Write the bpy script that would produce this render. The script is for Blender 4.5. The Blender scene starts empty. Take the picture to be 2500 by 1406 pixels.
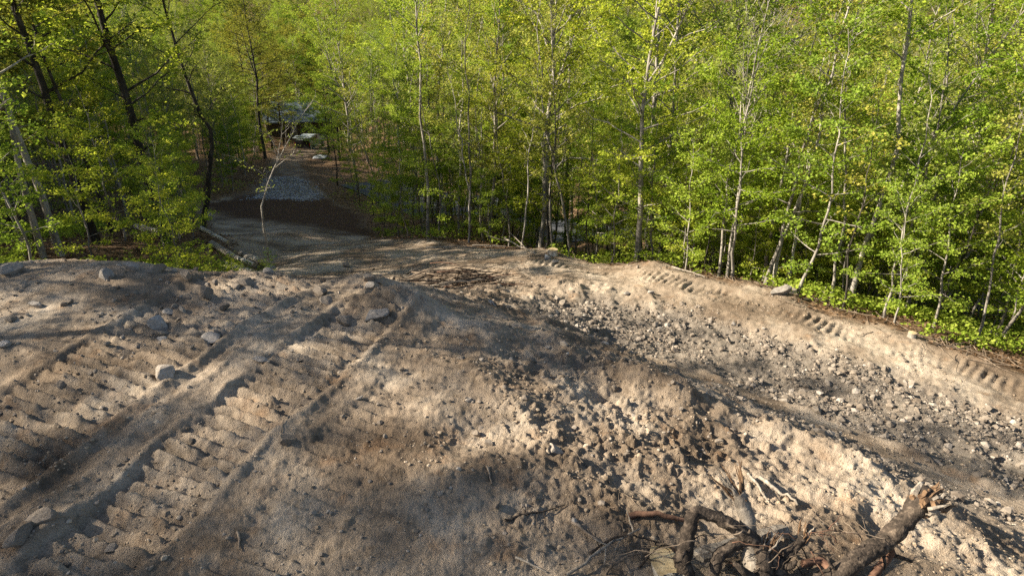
import bpy, math, random
import numpy as np

# ------------------------------------------------------------------ camera, world, sun
SC = bpy.context.scene
COL = SC.collection
CZ = 4.2                                  # camera height above the top of the mound
PITCH = math.radians(26.0)
FPX = 2500 * 24 / 36.0
cam_d = bpy.data.cameras.new("camera"); cam_d.lens = 24; cam_d.sensor_width = 36
cam_d.clip_start = 0.05; cam_d.clip_end = 3000
cam = bpy.data.objects.new("camera", cam_d); COL.objects.link(cam)
cam.location = (0, 0, CZ); cam.rotation_euler = (math.radians(90) - PITCH, 0, 0)
SC.camera = cam

SUN_EL = math.radians(31); SUN_AZ = math.radians(-91)      # azimuth clockwise from +Y
sdir = np.array([math.cos(SUN_EL) * math.sin(SUN_AZ), math.cos(SUN_EL) * math.cos(SUN_AZ), math.sin(SUN_EL)])
W = bpy.data.worlds.new("World"); SC.world = W; W.use_nodes = True
nt = W.node_tree
sky = nt.nodes.new("ShaderNodeTexSky"); sky.sky_type = 'NISHITA'; sky.sun_disc = False
sky.sun_elevation = SUN_EL; sky.sun_rotation = SUN_AZ
nt.links.new(sky.outputs[0], nt.nodes["Background"].inputs[0])
nt.nodes["Background"].inputs[1].default_value = 0.05
sun_d = bpy.data.lights.new("sun", 'SUN'); sun_d.energy = 5.0; sun_d.angle = math.radians(0.55)
sun_d.color = (1.0, 0.89, 0.73)
sun = bpy.data.objects.new("sun", sun_d); COL.objects.link(sun)
from mathutils import Vector, Matrix
sun.rotation_euler = Vector(sdir).to_track_quat('Z', 'Y').to_euler()
sun.location = (-60, 0, 60)
SC.view_settings.view_transform = 'Standard'; SC.view_settings.look = 'None'
SC.view_settings.exposure = 1.62; SC.view_settings.gamma = 1.0
SC.render.engine = 'CYCLES'
SC.cycles.max_bounces = 4; SC.cycles.diffuse_bounces = 2; SC.cycles.transmission_bounces = 3
SC.cycles.use_denoising = False

# ------------------------------------------------------------------ pixel <-> place helpers
cp_, sp_ = math.cos(PITCH), math.sin(PITCH)
def ray(px, py):
    u = (px - 1250) / FPX; v = (703 - py) / FPX
    return np.array([u, cp_ + v * sp_, -sp_ + v * cp_])
def D(px, py, depth):                       # point on the line of sight at a horizontal depth
    d = ray(px, py); t = depth / d[1]
    return d * t + np.array([0, 0, CZ])
def P(px, py, z):                           # z given relative to the camera
    d = ray(px, py); t = z / d[2]
    return d * t + np.array([0, 0, CZ])

# ------------------------------------------------------------------ noise
def _hash(ix, iy, seed):
    h = (ix.astype(np.int64) * 374761393 + iy.astype(np.int64) * 668265263 + seed * 1442695041) & 0xFFFFFFFF
    h = ((h ^ (h >> 13)) * 1274126177) & 0xFFFFFFFF
    h = ((h ^ (h >> 16)) * 2246822519) & 0xFFFFFFFF
    return ((h ^ (h >> 15)) & 0xFFFFFF) / float(0xFFFFFF)
def vnoise(x, y, seed=0):
    ix = np.floor(x); iy = np.floor(y); fx = x - ix; fy = y - iy
    ux = fx * fx * fx * (fx * (fx * 6 - 15) + 10); uy = fy * fy * fy * (fy * (fy * 6 - 15) + 10)
    a = _hash(ix, iy, seed); b = _hash(ix + 1, iy, seed); c = _hash(ix, iy + 1, seed); d = _hash(ix + 1, iy + 1, seed)
    return ((a * (1 - ux) + b * ux) * (1 - uy) + (c * (1 - ux) + d * ux) * uy) * 2 - 1
def fbm(x, y, scale, octs, seed=0, gain=0.5):
    s = np.zeros_like(x); amp = 1.0; f = 1.0 / scale; tot = 0
    for o in range(octs):
        ca, sa = math.cos(o * 1.1), math.sin(o * 1.1)
        s += amp * vnoise((x * ca - y * sa) * f + 17.3 * o, (x * sa + y * ca) * f - 9.1 * o, seed + o)
        tot += amp; amp *= gain; f *= 2.03
    return s / tot
def cell(x, y, scale, seed=0):              # distance to the nearest scattered point, and its random value
    x = x / scale; y = y / scale
    ix = np.floor(x); iy = np.floor(y)
    best = np.full(x.shape, 9.0); val = np.zeros(x.shape)
    for dx in (-1, 0, 1):
        for dy in (-1, 0, 1):
            jx = ix + dx; jy = iy + dy
            qx = jx + _hash(jx, jy, seed); qy = jy + _hash(jx, jy, seed + 7)
            d = (qx - x) ** 2 + (qy - y) ** 2
            m = d < best
            best = np.where(m, d, best); val = np.where(m, _hash(jx, jy, seed + 13), val)
    return np.sqrt(best), val
def sstep(a, b, x):
    t = np.clip((x - a) / (b - a), 0, 1); return t * t * (3 - 2 * t)

# ------------------------------------------------------------------ terrain
ctrl = []
for a in [(0,1406,-4.05),(600,1406,-4.0),(1250,1406,-4.05),(1900,1406,-4.3),(2500,1406,-4.75),
          (0,1150,-4.0),(600,1150,-4.0),(1250,1150,-4.1),(1800,1150,-4.5),(2300,1240,-4.9),
          (0,900,-3.95),(500,900,-3.95),(1000,900,-4.1),(1400,900,-4.45),(1700,965,-4.75),
          (0,720,-3.9),(400,720,-3.9),(800,745,-4.05),(1100,765,-4.4),(1350,825,-4.65),(1520,872,-4.8),(1950,1070,-4.85),
          (0,648,-3.9),(250,637,-3.85),(480,664,-4.0),(700,670,-4.15),(900,683,-4.4)]:
    ctrl.append(P(*a))
for a in [(1080,715,11),(1250,740,11.8),(1500,760,12.7),(1700,820,11.7),(2000,900,10.4),(2300,980,9.4),(2480,1060,8.6),
          (1600,872,10.2),(1850,960,8.9),(2100,1060,7.9),(2400,1190,6.85),
          (1300,660,15.6),(1500,690,14.8),(1800,760,13.0),(2100,850,11.5),(2450,980,9.8),
          (1100,600,21),(1340,615,18.5),(1600,652,16),(1900,722,13.8),(2200,822,12),(2480,930,10.6),
          (700,655,18),(600,645,20),(1000,612,20.5),(700,562,26),(900,592,23.5),(560,570,26),
          (700,540,31),(900,562,29.5),(550,500,37),(750,510,36),(850,540,33),
          (700,485,40),(620,470,44),(780,470,44),(700,432,49),(700,400,57),(725,380,68),(762,362,82),(748,338,104)]:
    ctrl.append(D(*a))
for (x, y, z) in [(-7,11.5,-5.6),(-4.5,11.8,-5.9),(-2.5,12.5,-6.4),(-10,13,-6.0),(-6,15,-7.2),
          (2,24,-11),(9,21.5,-10.5),(14,19,-10.3),(19,17,-10.5),(25,14,-11),(5,35,-14.5),(20,30,-14),(35,25,-14.5),
          (0,45,-16.2),(20,45,-17.5),(45,40,-17),(70,40,-18),(20,70,-22),(50,70,-23),(-5,60,-18.5),(-2,80,-22),
          (-16,14,-6.5),(-12,22,-8.6),(-20,20,-8),(-20,35,-12.3),(-35,35,-12),(-30,15,-4.5),(-15,5,-4.3),(-30,0,-0.5),(-45,5,2),(-15,-10,-3),
          (0,-8,-3.6),(15,-8,-5),(15,3,-7.0),(30,5,-11),(-25,55,-15.5),(-45,60,-17),(-25,80,-20.5),(-60,90,-21),(-25,110,-24),(0,110,-26),
          (40,110,-27),(90,100,-27),(0,140,-22),(70,140,-22),(-70,140,-20),(0,180,-13),(110,180,-13),(-110,180,-12),(0,260,9),(160,260,9),(-160,260,9),(0,400,35),(250,400,35),
          (-250,400,35),(0,700,90),(400,700,90),(-400,700,90),(-100,0,0),(-300,0,10),(120,0,-20),(300,0,-10),(0,-100,0),(0,-400,10),
          (-300,-300,10),(300,-300,0),(-200,120,-15),(200,120,-22)]:
    ctrl.append(np.array([x, y, z + CZ]))
ctrl = np.array(ctrl)
def warp(a): return np.arcsinh(a / 5.0)
CX, CY = warp(ctrl[:, 0]), warp(ctrl[:, 1])
def tps_k(d2): return d2 * np.log(d2 + 1e-9) * 0.5
n_ = len(ctrl)
K = tps_k((CX[:, None] - CX) ** 2 + (CY[:, None] - CY) ** 2) + np.eye(n_) * 2e-4
PM = np.stack([np.ones(n_), CX, CY], 1)
A_ = np.block([[K, PM], [PM.T, np.zeros((3, 3))]])
SOL = np.linalg.solve(A_, np.concatenate([ctrl[:, 2], np.zeros(3)]))
def macro(x, y):
    sh = x.shape; x = x.ravel(); y = y.ravel(); out = np.empty(x.size)
    for i in range(0, x.size, 60000):
        X = warp(x[i:i+60000]); Y = warp(y[i:i+60000])
        out[i:i+60000] = tps_k((X[:, None] - CX) ** 2 + (Y[:, None] - CY) ** 2) @ SOL[:n_] + SOL[n_] + SOL[n_+1] * X + SOL[n_+2] * Y
    return out.reshape(sh)

def seg_dist(x, y, pts):                    # distance to a polyline and the length along it
    best = np.full(x.shape, 1e9); along = np.zeros(x.shape); side = np.zeros(x.shape); L = 0
    for (ax, ay), (bx, by) in zip(pts[:-1], pts[1:]):
        dx, dy = bx - ax, by - ay; ll = math.hypot(dx, dy)
        t = np.clip(((x - ax) * dx + (y - ay) * dy) / ll ** 2, 0, 1)
        d = np.hypot(x - ax - t * dx, y - ay - t * dy)
        s = ((x - ax) * dy - (y - ay) * dx) / ll
        m = d < best
        best = np.where(m, d, best); along = np.where(m, L + t * ll, along); side = np.where(m, s, side); L += ll
    return best, along, side
def poly_inside(x, y, pts):                 # signed distance, positive inside
    best = np.full(x.shape, 1e9); ins = np.zeros(x.shape, bool)
    n = len(pts)
    for i in range(n):
        ax, ay = pts[i]; bx, by = pts[(i + 1) % n]; dx, dy = bx - ax, by - ay
        t = np.clip(((x - ax) * dx + (y - ay) * dy) / (dx * dx + dy * dy), 0, 1)
        best = np.minimum(best, np.hypot(x - ax - t * dx, y - ay - t * dy))
        c = ((ay > y) != (by > y)) & (x < (bx - ax) * (y - ay) / (by - ay + 1e-12) + ax)
        ins ^= c
    return np.where(ins, best, -best)
def xy(p): return (float(p[0]), float(p[1]))

crest = [D(900,592,24.5), D(1100,600,21), D(1340,615,18.5), D(1600,652,16), D(1900,722,13.8), D(2200,815,12), D(2480,915,10.6)]
DIRT = [xy(p) for p in crest] + [(12.5,7),(14,0),(14,-14),(-12,-14),(-11,0),(-9.5,6),(-8.2,10.4),(-5.5,10.8),(-5.8,14)] + \
       [xy(p) for p in (D(600,648,19), D(555,600,24), D(500,540,31), D(470,510,36), D(560,478,41), D(620,455,44.5), D(652,430,49), D(660,395,59), D(690,372,70), D(700,352,82), D(690,335,96))] + \
       [xy(p) for p in (D(790,335,96), D(800,365,80), D(760,385,66), D(735,402,57), D(750,430,49), D(800,478,42), D(880,520,36), D(900,560,29.5))]
PAD = [xy(p) for p in (D(618,486,40), D(650,432,49), D(738,432,49), D(790,478,41.5), D(740,488,39.6))]
TOPSOIL = [xy(p) for p in (D(470,510,36), D(600,470,43), D(800,470,43), D(880,525,36), D(960,575,27), D(840,580,27), D(700,545,30), D(560,545,31))]
RUBBLE = [xy(p) for p in (D(1200,735,11.6), D(1450,722,13.8), D(1700,775,13), D(2000,868,11.3), D(2300,955,10.0), D(2500,1040,9.2), D(2700,1160,8.3),
          D(2700,1420,5.9), D(2350,1260,5.5), D(2050,1090,6.6), D(1800,985,7.7), D(1560,880,8.8), D(1380,800,9.6))]
PATH = [xy(p) for p in (D(1480,838,10.6), D(1600,872,10.2), D(1850,960,8.9), D(2100,1060,7.9), D(2400,1190,6.85), D(2600,1290,6.1))]
BERM = [xy(p) for p in (D(1240,640,16.8), D(1420,662,16), D(1600,695,14.9), D(1850,752,13.2), D(2050,810,12.1), D(2300,890,11), D(2560,1000,9.8))]
TDIR = (math.sin(math.radians(19)), math.cos(math.radians(19)))     # the way the bulldozer drove over the mound
T1 = P(330, 1240, -4.0)[:2]                                           # middle of the right-hand track

RIDGE = [xy(P(*p)) for p in ((880,752,-4.15),(1080,790,-4.35),(1330,850,-4.6),(1560,945,-4.65),(1740,1005,-4.7),(1950,1095,-4.8),(2300,1265,-4.9))]
BUMPS = [(1630,985,-4.65,.30,.18),(1500,925,-4.55,.20,.13),(1560,950,-4.6,.22,.08),(1000,760,-4.2,.5,.20),(1180,845,-4.4,.45,.14),(1290,815,-4.5,.5,.06),
         (940,755,-4.1,.4,.12),(710,1065,-4.02,.28,.10),(1060,900,-4.2,.35,.10),(1180,935,-4.25,.3,.13),(1400,870,-4.5,.4,.05),(1700,1040,-4.6,.3,.07),
         (1150,1080,-4.12,.3,-.10),(1040,1000,-4.1,.35,.06),(1880,1080,-4.75,.3,.05),(1480,985,-4.5,.15,-.16),(640,690,-4.1,.35,.10),(330,655,-3.9,.4,.08),
         (470,690,-3.95,.3,.09),(900,700,-4.35,.4,.14),(2080,1150,-4.8,.3,.05),(1250,1000,-4.25,.3,.08),(1340,960,-4.35,.3,.08),(120,1265,-4.05,.25,.10)]
BUMPS = [(P(a, b, c)[0], P(a, b, c)[1], r, h) for (a, b, c, r, h) in BUMPS]

def H(x, y, micro=True):
    x = np.asarray(x, float); y = np.asarray(y, float)
    z = macro(x, y)
    dist = np.hypot(x, y)
    dirt = poly_inside(x, y, DIRT)
    dm = sstep(-0.8, 0.5, dirt)
    far = sstep(14, 40, dist)
    z = z + fbm(x, y, 7.0, 3, 3) * (0.10 + 0.5 * far * (1 - dm)) + fbm(x, y, 1.6, 3, 5) * (0.05 + 0.10 * (1 - dm))
    for (bx, by, r, h) in BUMPS:
        z = z + h * np.exp(-((x - bx) ** 2 + (y - by) ** 2) / (r * r))
    # right-hand berm: a low crest, and the ribbed track print on its near face
    d, al, sd = seg_dist(x, y, BERM)
    wob = fbm(x, y, 0.5, 2, 21)
    inb = sstep(0.36, 0.22, d + 0.08 * wob)
    rib = np.abs(np.sin(math.pi * (al / 0.17 + 0.35 * wob))) * (0.45 + 0.8 * sstep(-.35, .35, fbm(x, y, 0.9, 2, 22)))
    z = z + inb * (-0.025 + 0.042 * rib ** 1.5) + 0.03 * np.exp(-((d - 0.5) / 0.13) ** 2)
    dc, alc, sdc = seg_dist(x, y, [xy(p) for p in crest])
    z = z + (0.07 + 0.05 * fbm(x, y, 1.3, 3, 23)) * np.exp(-(dc / 0.6) ** 2)
    # track prints of the bulldozer on the mound
    if micro:
        ra = (x - T1[0]) * TDIR[0] + (y - T1[1]) * TDIR[1]
        rn = (x - T1[0]) * TDIR[1] - (y - T1[1]) * TDIR[0]
        rn = rn + 0.09 * fbm(ra, rn, 0.8, 4, 31)
        left = sstep(9.6, 8.6, y) * sstep(2.4, 1.4, np.abs(x + 3.6) - 1.6)
        for off, w, amp in ((0.05, 0.85, 1.0), (-1.80, 1.35, 1.0), (1.25, 0.7, 0.4)):
            q = rn - off
            inside = sstep(w * 0.5, w * 0.5 - 0.07, np.abs(q)) * left
            ph = ra / 0.150 + 0.22 * fbm(x, y, 0.45, 4, 33) + 0.25 * q
            fr = ph - np.floor(ph)
            saw = np.where(fr < 0.72, np.clip(fr / 0.72, 0, 1) ** 2.4, np.clip((1 - fr) / 0.08, 0, 1))
            brk = 0.40 + 0.65 * sstep(-0.25, 0.30, fbm(x, y, 0.35, 4, 35))
            z = z + inside * amp * (-0.045 + 0.086 * saw * brk + 0.02 * fbm(x, y, 0.12, 3, 36))
            for e in (-1, 1):
                z = z + left * amp * 0.034 * np.exp(-((q - e * (w * 0.5 + 0.07)) / 0.055) ** 2) * (0.45 + 1.3 * np.clip(fbm(x, y, 0.45, 4, 37) + .25, 0, 1))
                z = z - left * amp * 0.016 * np.exp(-((q - e * (w * 0.5 - 0.03)) / 0.05) ** 2)
        z = z + left * 0.018 * np.exp(-((rn + 0.75) / 0.05) ** 2) - left * 0.018 * np.exp(-((rn + 0.92) / 0.04) ** 2)
        # compacted drag path through the rubble, rubble humps, lumpy loose soil
        rb = sstep(-0.35, 0.35, poly_inside(x, y, RUBBLE))
        dp, ap, sp = seg_dist(x, y, PATH)
        pth = sstep(0.36, 0.22, dp + 0.05 * fbm(x, y, 0.7, 2, 41))
        near = sstep(24, 15, dist) * dm
        lump = 1 - left * 0.70
        lump = lump * (0.55 + 0.75 * sstep(-4.0, -1.0, x) * sstep(3.2, 5.0, y)) * (1 - 0.6 * sstep(1.2, 0.6, d))
        f1 = fbm(x, y, 0.55, 4, 51)
        rid = 1 - np.abs(fbm(x, y, 0.9, 4, 53)) * 2
        c1, v1 = cell(x + 0.03 * f1, y, 0.34, 55)
        c2, v2 = cell(x, y + 0.02 * f1, 0.13, 57)
        c3, v3 = cell(x, y, 0.055, 59)
        dome = lambda c, r: np.sqrt(np.clip(1 - (c / r) ** 2, 0, 1))
        w1 = 0.05 * fbm(x, y, 0.06, 2, 65); w2 = 0.05 * fbm(y, x, 0.05, 2, 66)
        c1, v1 = cell(x + w1, y + w2, 0.36, 55); c2, v2 = cell(x + w1, y + w2 * .7, 0.16, 57); c3, v3 = cell(x + w1 * .4, y, 0.075, 59)
        patch = sstep(-.22, .32, fbm(x, y, 1.1, 4, 67)) ** 1.3
        clod = np.where(v1 > 0.70, dome(c1, .10 + .24 * (v1 - .6)) * .042 * (.2 + .9 * patch), 0) + np.where(v2 > 0.58, dome(c2, .15 + .25 * v2) * .019 * (.15 + 1.0 * patch), 0) + np.where(v3 > 0.5, dome(c3, .2 + .25 * v3) * .014 * (.35 + .8 * patch), 0)
        bil = 0.5 - np.abs(fbm(x, y, 0.30, 5, 68, .6)) * 1.6
        z = z + near * (1 - pth) * (lump * (0.055 * f1 + 0.055 * (rid - 0.5) + 0.040 * bil) + clod * (0.10 + 0.95 * lump))
        z = z + near * (1 - pth) * 0.017 * fbm(x, y, 0.07, 3, 61, .7)
        dr, ar, sr = seg_dist(x, y, RIDGE)
        rl = fbm(x, y, 0.55, 4, 69, .6)
        z = z + near * 0.11 * np.exp(-((dr + .10 * rl) / 0.26) ** 2) * (0.55 + 1.1 * np.clip(rl + .35, 0, 1.2))
        z = z + rb * (1 - pth) * (0.06 * fbm(x, y, 0.8, 3, 63)) - rb * 0.10 - pth * rb * 0.02 + pth * rb * 0.014 * np.sin(sp * 48)
    return z
def hz(x, y, micro=True): return float(H(np.array([x]), np.array([y]), micro)[0])
def ground(px, py, t0=3.0):                 # where the line of sight meets the ground
    d = ray(px, py); t = t0 * np.exp(np.linspace(0, math.log(200 / t0), 900))
    X, Y, Z = d[0] * t, d[1] * t, d[2] * t + CZ
    below = np.nonzero(Z < H(X, Y, False))[0]
    if len(below) == 0: return None
    i = max(below[0], 1)
    tt = np.linspace(t[i-1], t[i], 24)
    X, Y, Z = d[0] * tt, d[1] * tt, d[2] * tt + CZ
    b = np.nonzero(Z < H(X, Y))[0]; k = b[0] if len(b) else 23
    return np.array([X[k], Y[k], float(H(X[k:k+1], Y[k:k+1])[0])])

# ------------------------------------------------------------------ object helpers
def mesh_np(name, V, F, smooth=False, mats=()):
    V = np.asarray(V, np.float32); F = np.asarray(F, np.int32); k = F.shape[1]
    me = bpy.data.meshes.new(name)
    me.vertices.add(len(V)); me.vertices.foreach_set("co", V.ravel())
    me.loops.add(F.size); me.loops.foreach_set("vertex_index", F.ravel())
    me.polygons.add(len(F)); me.polygons.foreach_set("loop_start", np.arange(0, F.size, k, dtype=np.int32))
    me.polygons.foreach_set("use_smooth", np.full(len(F), smooth))
    me.update(calc_edges=True)
    for m in mats: me.materials.append(m)
    return me
def obj(name, me, parent=None, loc=None):
    o = bpy.data.objects.new(name, me); COL.objects.link(o)
    if parent is not None: o.parent = parent
    if loc is not None: o.location = [float(c) for c in loc]
    return o
def empty(name, loc): return obj(name, None, None, loc)
def tag(o, label, cat, group=None, kind=None):
    if label: o["label"] = label
    if cat: o["category"] = cat
    if group: o["group"] = group
    if kind: o["kind"] = kind
    return o
class MB:
    def __init__(s): s.v = []; s.f = []; s.n = 0
    def add(s, V, F):
        V = np.asarray(V, float); s.v.append(V); s.f.extend([[i + s.n for i in f] for f in F]); s.n += len(V); return s
    def box(s, c, size, rz=0, taper=1.0):
        sx, sy, sz = [a / 2 for a in size]
        V = np.array([[x * (taper if z > 0 else 1), y * (taper if z > 0 else 1), z] for z in (-sz, sz) for (x, y) in ((-sx,-sy),(sx,-sy),(sx,sy),(-sx,sy))])
        c_, s_ = math.cos(rz), math.sin(rz)
        V[:, :2] = V[:, :2] @ np.array([[c_, s_], [-s_, c_]])
        return s.add(V + np.array(c), [(3,2,1,0),(4,5,6,7),(0,1,5,4),(1,2,6,5),(2,3,7,6),(3,0,4,7)])
    def tube(s, pts, rad, sides=6, cap=True, ovality=None):
        V, F = tube(pts, rad, sides); F = [list(map(int, f)) for f in F]
        if cap:
            n = len(pts); F.append(list(range(sides))[::-1]); F.append([(n - 1) * sides + i for i in range(sides)])
        return s.add(V, F)
    def build(s, name, mat, parent=None, smooth=False):
        me = bpy.data.meshes.new(name); me.from_pydata(np.concatenate(s.v).tolist(), [], s.f); me.update()
        if smooth: me.polygons.foreach_set("use_smooth", np.full(len(me.polygons), True))
        me.materials.append(mat)
        return obj(name, me, parent)
def tube(pts, rad, sides, rng=None, rough=0.0):
    pts = np.asarray(pts, float); rad = np.asarray(rad, float); n = len(pts)
    T = np.gradient(pts, axis=0); T /= np.linalg.norm(T, axis=1)[:, None] + 1e-9
    ref = np.array([0.31, 0.95, 0.05]) if abs(T[0][1]) < 0.8 else np.array([0.95, 0.1, 0.3])
    U = np.cross(T, ref); U /= np.linalg.norm(U, axis=1)[:, None] + 1e-9
    Wv = np.cross(T, U)
    a = np.arange(sides) * 2 * math.pi / sides
    R = rad[:, None] * np.ones(sides)
    if rng is not None: R = R * (1 + rough * rng.standard_normal((n, sides)))
    V = pts[:, None] + R[..., None] * (np.cos(a)[None, :, None] * U[:, None] + np.sin(a)[None, :, None] * Wv[:, None])
    i = np.arange(n - 1)[:, None] * sides; j = np.arange(sides)[None]; k = (j + 1) % sides
    F = np.stack([i + j, i + k, i + sides + k, i + sides + j], -1).reshape(-1, 4)
    return V.reshape(-1, 3), F
def join(parts):
    V = []; F = []; n = 0
    for v, f in parts: V.append(v); F.append(f + n); n += len(v)
    return np.concatenate(V), np.concatenate(F)

# ------------------------------------------------------------------ materials
def mat(name):
    m = bpy.data.materials.new(name); m.use_nodes = True
    t = m.node_tree; b = t.nodes["Principled BSDF"]; b.inputs["Roughness"].default_value = 0.9
    b.inputs["Specular IOR Level"].default_value = 0.25
    return m, t, b
def ramp(t, stops, fac=None):
    r = t.nodes.new("ShaderNodeValToRGB")
    while len(r.color_ramp.elements) < len(stops): r.color_ramp.elements.new(0.5)
    for e, (p, c) in zip(r.color_ramp.elements, stops): e.position = p; e.color = (*c, 1)
    if fac is not None: t.links.new(fac, r.inputs[0])
    return r
def noise(t, scale, detail=4, vec=None, rough=0.55):
    n = t.nodes.new("ShaderNodeTexNoise"); n.inputs["Scale"].default_value = scale; n.inputs["Detail"].default_value = detail
    n.inputs["Roughness"].default_value = rough
    if vec is not None: t.links.new(vec, n.inputs["Vector"])
    return n
def mixc(t, a, b, fac, mode='MIX'):
    m = t.nodes.new("ShaderNodeMix"); m.data_type = 'RGBA'; m.blend_type = mode
    for s, v in ((m.inputs[0], fac), (m.inputs[6], a), (m.inputs[7], b)):
        if isinstance(v, (int, float)): s.default_value = v
        elif isinstance(v, tuple): s.default_value = (*v, 1)
        else: t.links.new(v, s)
    return m.outputs[2]
def bump(t, b, height, strength, dist):
    n = t.nodes.new("ShaderNodeBump"); n.inputs["Strength"].default_value = strength; n.inputs["Distance"].default_value = dist
    t.links.new(height, n.inputs["Height"]); t.links.new(n.outputs[0], b.inputs["Normal"]); return n
def coords(t, out="Object", scale=None):
    c = t.nodes.new("ShaderNodeTexCoord"); o = c.outputs[out]
    if scale:
        m = t.nodes.new("ShaderNodeMapping"); m.inputs["Scale"].default_value = scale
        t.links.new(o, m.inputs[0]); o = m.outputs[0]
    return o

def ground_material():
    m, t, b = mat("earth")
    v = coords(t)
    at = t.nodes.new("ShaderNodeAttribute"); at.attribute_name = "zone"
    sep = t.nodes.new("ShaderNodeSeparateColor"); t.links.new(at.outputs["Color"], sep.inputs[0])
    n1 = noise(t, 0.9, 6, v); n2 = noise(t, 9, 5, v, 0.65); n3 = noise(t, 70, 3, v, 0.7); n4 = noise(t, 2.6, 4, v)
    sand = ramp(t, [(0.30, (0.20,0.152,0.107)), (0.5, (0.34,0.272,0.20)), (0.70, (0.47,0.40,0.31))], n1.outputs[0])
    fine = ramp(t, [(0.30, (0.60,0.58,0.55)), (0.5, (1,1,1)), (0.75, (1.22,1.2,1.18))], n2.outputs[0])
    c = mixc(t, sand.outputs[0], fine.outputs[0], 0.85, 'MULTIPLY')
    gr = ramp(t, [(0.33, (0.68,0.66,0.64)), (0.5, (1,1,1)), (0.68, (1.18,1.18,1.18))], n3.outputs[0])
    c = mixc(t, c, gr.outputs[0], 0.7, 'MULTIPLY')
    n5 = noise(t, 0.45, 5, v, 0.6); damp = ramp(t, [(0.40, (0.66,0.63,0.60)), (0.56, (1,1,1)), (0.7, (1.12,1.11,1.10))], n5.outputs[0])
    c = mixc(t, c, damp.outputs[0], 0.9, 'MULTIPLY')
    pink = ramp(t, [(0.58, (0,0,0)), (0.70, (1,1,1))], n4.outputs[0])
    c = mixc(t, c, mixc(t, c, (0.97,0.86,0.77), 1.0, 'MULTIPLY'), pink.outputs[0])
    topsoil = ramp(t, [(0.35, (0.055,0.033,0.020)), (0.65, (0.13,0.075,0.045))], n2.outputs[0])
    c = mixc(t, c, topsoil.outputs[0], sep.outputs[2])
    grey = ramp(t, [(0.3, (0.12,0.10,0.08)), (0.7, (0.27,0.235,0.19))], n2.outputs[0])
    c = mixc(t, c, grey.outputs[0], sep.outputs[1])
    vo = t.nodes.new("ShaderNodeTexVoronoi"); vo.inputs["Scale"].default_value = 13; t.links.new(v, vo.inputs["Vector"])
    sc_ = t.nodes.new("ShaderNodeSeparateColor"); t.links.new(vo.outputs["Color"], sc_.inputs[0])
    lit = ramp(t, [(0.0, (0.045,0.027,0.015)), (0.35, (0.12,0.072,0.038)), (0.7, (0.20,0.125,0.07)), (1.0, (0.30,0.21,0.13))], sc_.outputs[0])
    c = mixc(t, c, mixc(t, lit.outputs[0], fine.outputs[0], 0.8, 'MULTIPLY'), sep.outputs[0])
    t.links.new(c, b.inputs["Base Color"])
    add = t.nodes.new("ShaderNodeMath"); add.operation = 'ADD'
    t.links.new(n2.outputs[0], add.inputs[0]); t.links.new(n3.outputs[0], add.inputs[1])
    bump(t, b, add.outputs[0], 1.0, 0.024)
    b.inputs["Roughness"].default_value = 1.0; b.inputs["Specular IOR Level"].default_value = 0.1
    return m
def stone_material(name, lo, hi, tint):
    m, t, b = mat(name)
    oi = t.nodes.new("ShaderNodeObjectInfo"); ge = t.nodes.new("ShaderNodeNewGeometry")
    v = coords(t); n = noise(t, 5, 6, v, 0.65); n2 = noise(t, 34, 3, v)
    add = t.nodes.new("ShaderNodeMath"); add.operation = 'ADD'
    t.links.new(oi.outputs["Random"], add.inputs[0]); t.links.new(ge.outputs["Random Per Island"], add.inputs[1])
    fr = t.nodes.new("ShaderNodeMath"); fr.operation = 'FRACT'; t.links.new(add.outputs[0], fr.inputs[0])
    base = ramp(t, [(0.0, lo), (0.5, tuple((a + b_) / 2 for a, b_ in zip(lo, hi))), (0.85, hi), (1.0, tint)], fr.outputs[0])
    sh = ramp(t, [(0.32, (0.55,0.52,0.48)), (0.55, (1,1,1)), (0.75, (1.2,1.2,1.22))], n.outputs[0])
    c = mixc(t, base.outputs[0], sh.outputs[0], 0.85, 'MULTIPLY')
    # soil lies on the parts of a stone that face up
    t.links.new(c, b.inputs["Base Color"])
    a2 = t.nodes.new("ShaderNodeMath"); a2.operation = 'ADD'; t.links.new(n.outputs[0], a2.inputs[0]); t.links.new(n2.outputs[0], a2.inputs[1])
    bump(t, b, a2.outputs[0], 0.6, 0.01); b.inputs["Roughness"].default_value = 0.95
    return m
def bark_material(name, dark, mid, pale, zsc=3.0, sc=7.0, pale_at=0.62):
    m, t, b = mat(name)
    oi = t.nodes.new("ShaderNodeObjectInfo")
    v = coords(t, "Object", (1, 1, 1 / zsc)); n = noise(t, sc, 5, v, 0.65); n2 = noise(t, 30, 4, v, 0.6)
    v2 = coords(t); n3 = noise(t, 1.7, 4, v2, 0.6)
    r = ramp(t, [(0.30, dark), (0.52, mid), (pale_at + 0.1, pale)], n.outputs[0])
    l = ramp(t, [(0.46, (1,1,1)), (0.66, (1.5,1.5,1.45))], n3.outputs[0])
    c = mixc(t, r.outputs[0], l.outputs[0], 0.8, 'MULTIPLY')
    rr = ramp(t, [(0, (0.68,0.66,0.63)), (1, (1.25,1.24,1.2))], oi.outputs["Random"])
    c = mixc(t, c, rr.outputs[0], 1.0, 'MULTIPLY')
    t.links.new(c, b.inputs["Base Color"]); bump(t, b, n2.outputs[0], 0.8, 0.02)
    return m
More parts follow.
